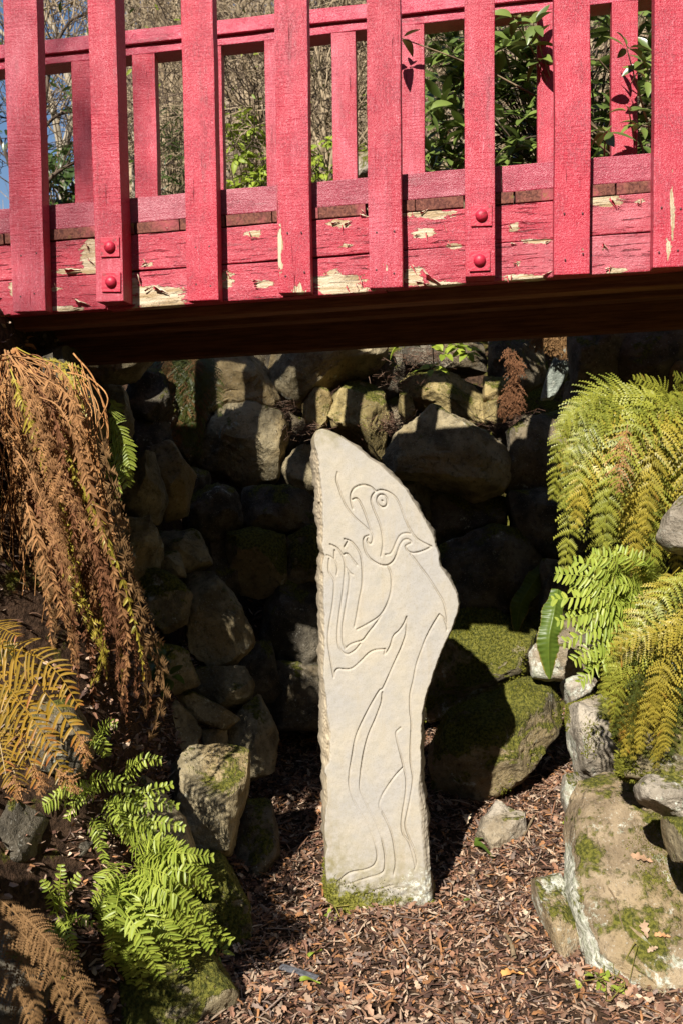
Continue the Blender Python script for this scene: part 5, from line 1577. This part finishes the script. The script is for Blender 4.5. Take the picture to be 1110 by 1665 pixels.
def bare_tree(label, limbs, D, seed, mat, twigmat, name='bare_tree', lvl=3, nchild=4, cat='tree', leaves=None, twr=.004, twl=1.4, spread=.7):
    rng = np.random.default_rng(seed)
    base = limbs[0][0]
    bw = at(*base, D)
    gz = ground_z(np.array([bw[0]]), np.array([bw[1]]))[0]
    rt = np.array([bw[0], bw[1], gz - .1])
    o = empty(name, rt, label, cat)
    g = Geo(); segs = []; tips = []
    for i, limb in enumerate(limbs):
        W = pxpath(limb[:-1], D, rng, 0, 0) if not isinstance(limb[0], list) else None
        w = limb[-1]
        if i == 0: W = [rt] + W
        path_tube(g, W, w, w * .45, 7)
        P = catmull(W, 40)
        for c in range(nchild * 4):
            k = rng.integers(6, 39)
            d = P[min(k + 1, 39)] - P[k - 1]; d /= np.linalg.norm(d) + 1e-9
            a = rng.normal(0, 1, 3); a -= d * (a @ d); a /= np.linalg.norm(a)
            grow(P[k], d * math.cos(spread) + a * math.sin(spread), twl * rng.uniform(.5, 1.1), w * .28, lvl - 1, segs, rng, .65, nchild, .1, .22, tips, twr)
    g.build('trunk', mat, o, rt)
    V, Ff = tubes(segs, 3)
    g2 = Geo(); g2.add(V, [Ff]); g2.build('crown', twigmat, o, rt)
    if leaves:
        g3 = Geo(); small_leaves(g3, tips, leaves[0], leaves[1], leaves[2], rng); g3.build('foliage', leaves[3], o, rt)
    return o

bare_tree('pale barked bare tree with forked limbs against blue sky at far left', [[(104, 330), (100, 250), (84, 165), (68, 115), (55, 30), (45, -60), .045], [(101, 260), (122, 165), (108, 118), (97, 60), (74, 25), (60, -40), .036], [(122, 165), (128, 100), (150, 40), (160, -40), .04], [(84, 165), (60, 120), (30, 80), (-10, 40), .035]],
          9.0, 3, M['bark_pale'], M['bark_tan'], leaves=None, nchild=3, twl=1.3, twr=.006, lvl=2)
bare_tree('slender bare tree seen between the second and third slats', [[(222, 340), (218, 200), (212, 60), (205, -60), .05], [(217, 180), (235, 90), (262, -20), .03], [(214, 100), (190, 30), (180, -40), .03]], 10.5, 4, M['bark_pale'], M['bark_tan'], twl=1.6, twr=.006)
bare_tree('tangled bare shrub with brown twigs in the middle gap of the railing', [[(440, 340), (430, 220), (400, 100), (360, 0), (330, -60), .03], [(432, 230), (470, 130), (520, 60), (560, 0), .025], [(436, 260), (500, 220), (560, 180), (600, 150), .02], [(425, 200), (380, 160), (340, 130), .02]],
          7.0, 5, M['bark_brown'], M['bark_dark'], 'bare_shrub', cat='shrub', nchild=4, twl=1.1, twr=.004, leaves=(160, .05, .02, M['limeleaf']))
bare_tree('pale bare shrub of arching twigs behind the centre slats', [[(540, 340), (530, 250), (520, 120), (500, 0), .022], [(535, 280), (560, 180), (600, 90), (640, 20), .02], [(532, 260), (500, 200), (470, 170), .018], [(545, 300), (590, 220), (620, 190), .015]],
          6.4, 6, M['bark_tan'], M['bark_tan'], 'bare_shrub', cat='shrub', nchild=4, twl=.9, twr=.0035, leaves=(60, .045, .018, M['limeleaf']))
bare_tree('bare shrub of fine grey twigs left of the bolted post', [[(285, 345), (280, 230), (262, 100), (250, -20), .022], [(283, 260), (310, 150), (330, 40), .02], [(281, 240), (240, 180), (215, 150), .015]],
          8.0, 7, M['bark_brown'], M['bark_tan'], 'bare_shrub', cat='shrub', nchild=4, twl=1.0, twr=.004, leaves=(80, .05, .02, M['limeleaf']))
bare_tree('dark branching shrub with a few evergreen leaves at the left end', [[(60, 360), (75, 300), (110, 270), (150, 255), (200, 250), .016], [(70, 320), (60, 240), (90, 190), (140, 180), .015], [(40, 340), (10, 250), (-20, 180), .016], [(62, 250), (30, 200), (0, 190), .01], [(60, 330), (80, 120), (110, 40), (150, 20), .014]],
          5.8, 8, M['bark_dark'], M['bark_dark'], 'evergreen_shrub', cat='shrub', lvl=2, nchild=4, twl=.5, twr=.003, leaves=(280, .055, .022, M['shrubleaf']))
def bushy(label, px0, px1, py0, py1, d0, d1, n, L, W, mat, seed, name='shrub'):
    rng = np.random.default_rng(seed)
    cs = []
    cx, cy = (px0 + px1) / 2, (py0 + py1) / 2
    while len(cs) < n:
        x, y = rng.uniform(px0, px1), rng.uniform(py0, py1)
        if ((x - cx) / (px1 - px0) * 2) ** 2 + (max(0, cy - y) / (py1 - py0) * 2) ** 2 < 1 + rng.normal(0, .15):
            cs.append(at(x, y, rng.uniform(d0, d1)))
    base = at(cx, py1 + 30, (d0 + d1) / 2)
    return leafy_bush(label, 'shrub', base, cs, 7, L, W, mat, rng, M['bark_brown'], name, indiv=200)
bushy('light green bush in sunlight behind the third gap of the railing', 345, 440, 175, 320, 6.4, 7.4, 70, .085, .035, M['limeleaf'], 12)
bushy('dark green conifer like bush left of the light green bush', 255, 345, 165, 330, 7.2, 8.2, 90, .10, .014, M['shrubleaf'], 13)
bushy('low green bush at the foot of the twiggy middle gap', 480, 600, 225, 320, 6.0, 6.8, 60, .07, .03, M['limeleaf'], 14)
bushy('dark evergreen bush in the lower left corner of the railing view', 40, 165, 225, 345, 6.4, 7.4, 75, .09, .04, M['shrubleaf'], 15)
boulder('small pale rock behind the railing at the centre', [(580, 262), (600, 245), (625, 255), (630, 300), (580, 300)], 5.6, .15, M['rock_lichen'], None, .3)

# the wood on the hill, one far mass of thin stems and twigs
rw_ = np.random.default_rng(77)
segs = []
for k in range(520):
    Y = rw_.uniform(13, 60); X = rw_.uniform(-.55, .40) * Y
    z = float(ground_z(np.array([X]), np.array([Y]))[0])
    H = rw_.uniform(3, 7.5)
    if X / Y < -.21: H *= .12 if X / Y < -.235 else .5
    d = np.array([rw_.normal(0, .1), rw_.normal(0, .1), 1.0])
    p = np.array([X, Y, z]); r = rw_.uniform(.03, .09)
    top = p + d * H
    mid = p + d * H * .5 + rw_.normal(0, .15, 3)
    segs += [(*p, *mid, r, r * .7), (*mid, *top, r * .7, r * .2)]
    for c in range(16):
        t = rw_.uniform(.15, 1)
        q = p + d * H * t
        a = np.array([rw_.normal(0, 1), rw_.normal(0, 1), rw_.uniform(.2, 1.4)]); a /= np.linalg.norm(a)
        e = q + a * rw_.uniform(.6, 1.8)
        segs.append((*q, *e, r * .3, r * .12))
        for c2 in range(3):
            t2 = rw_.uniform(.3, 1); q2 = q + (e - q) * t2
            a2 = a + rw_.normal(0, .6, 3)
            segs.append((*q2, *(q2 + a2 * rw_.uniform(.3, .8)), r * .14, r * .06))
V, Ff = tubes(segs, 3)
g = Geo(); g.add(V, [Ff])
tag(g.build('woodland', M['bark_tan'], smooth=False), 'far brown bare wood covering the hillside behind the bridge', 'woodland', kind='stuff')

# ------------------------------------------------------------------ an added shade shrub and a tree beside the camera
rs_ = np.random.default_rng(91)
cs = []
while len(cs) < 150:
    p = np.array([rs_.uniform(-1.75, -1.03), rs_.uniform(1.0, 1.62), rs_.uniform(.45, 1.10)])
    cs.append(p)
leafy_bush('unseen low leafy shrub added to shade the left bank beside the viewpoint', 'shrub', (-1.4, 1.4, .3), cs, 7, .10, .038, M['rhodo'], rs_, M['bark_brown'], 'shrub', indiv=60)  # out of view, added to throw shade on the lower left
tb = np.array([-5.7, -5.9, float(ground_z(np.array([-5.7]), np.array([-5.9]))[0]) - .1])
o = empty('tree', tb, 'tall thin leaved tree on the left bank behind the viewpoint', 'tree')
g = Geo(); segs = []; tips = []
path_tube(g, [tb, tb + [.1, .1, 2.5], tb + [.2, .2, 5], tb + [.2, .3, 8.6]], .13, .02, 8)
for k in range(14):
    t = rs_.uniform(5.4, 8.3)
    d = np.array([rs_.normal(.5, .6), rs_.normal(.1, .6), .5])
    grow(tb + [.2, .25, t], d, rs_.uniform(.7, 1.05), .018, 2, segs, rs_, .6, 4, .1, .2, tips, .005)
g.build('trunk', M['bark_brown'], o, tb)
V, Ff = tubes(segs, 3)
g = Geo(); g.add(V, [Ff]); g.build('crown', M['bark_brown'], o, tb)
g = Geo(); small_leaves(g, tips, 420, .06, .035, rs_, .1); g.build('foliage', M['shrubleaf'], o, tb)
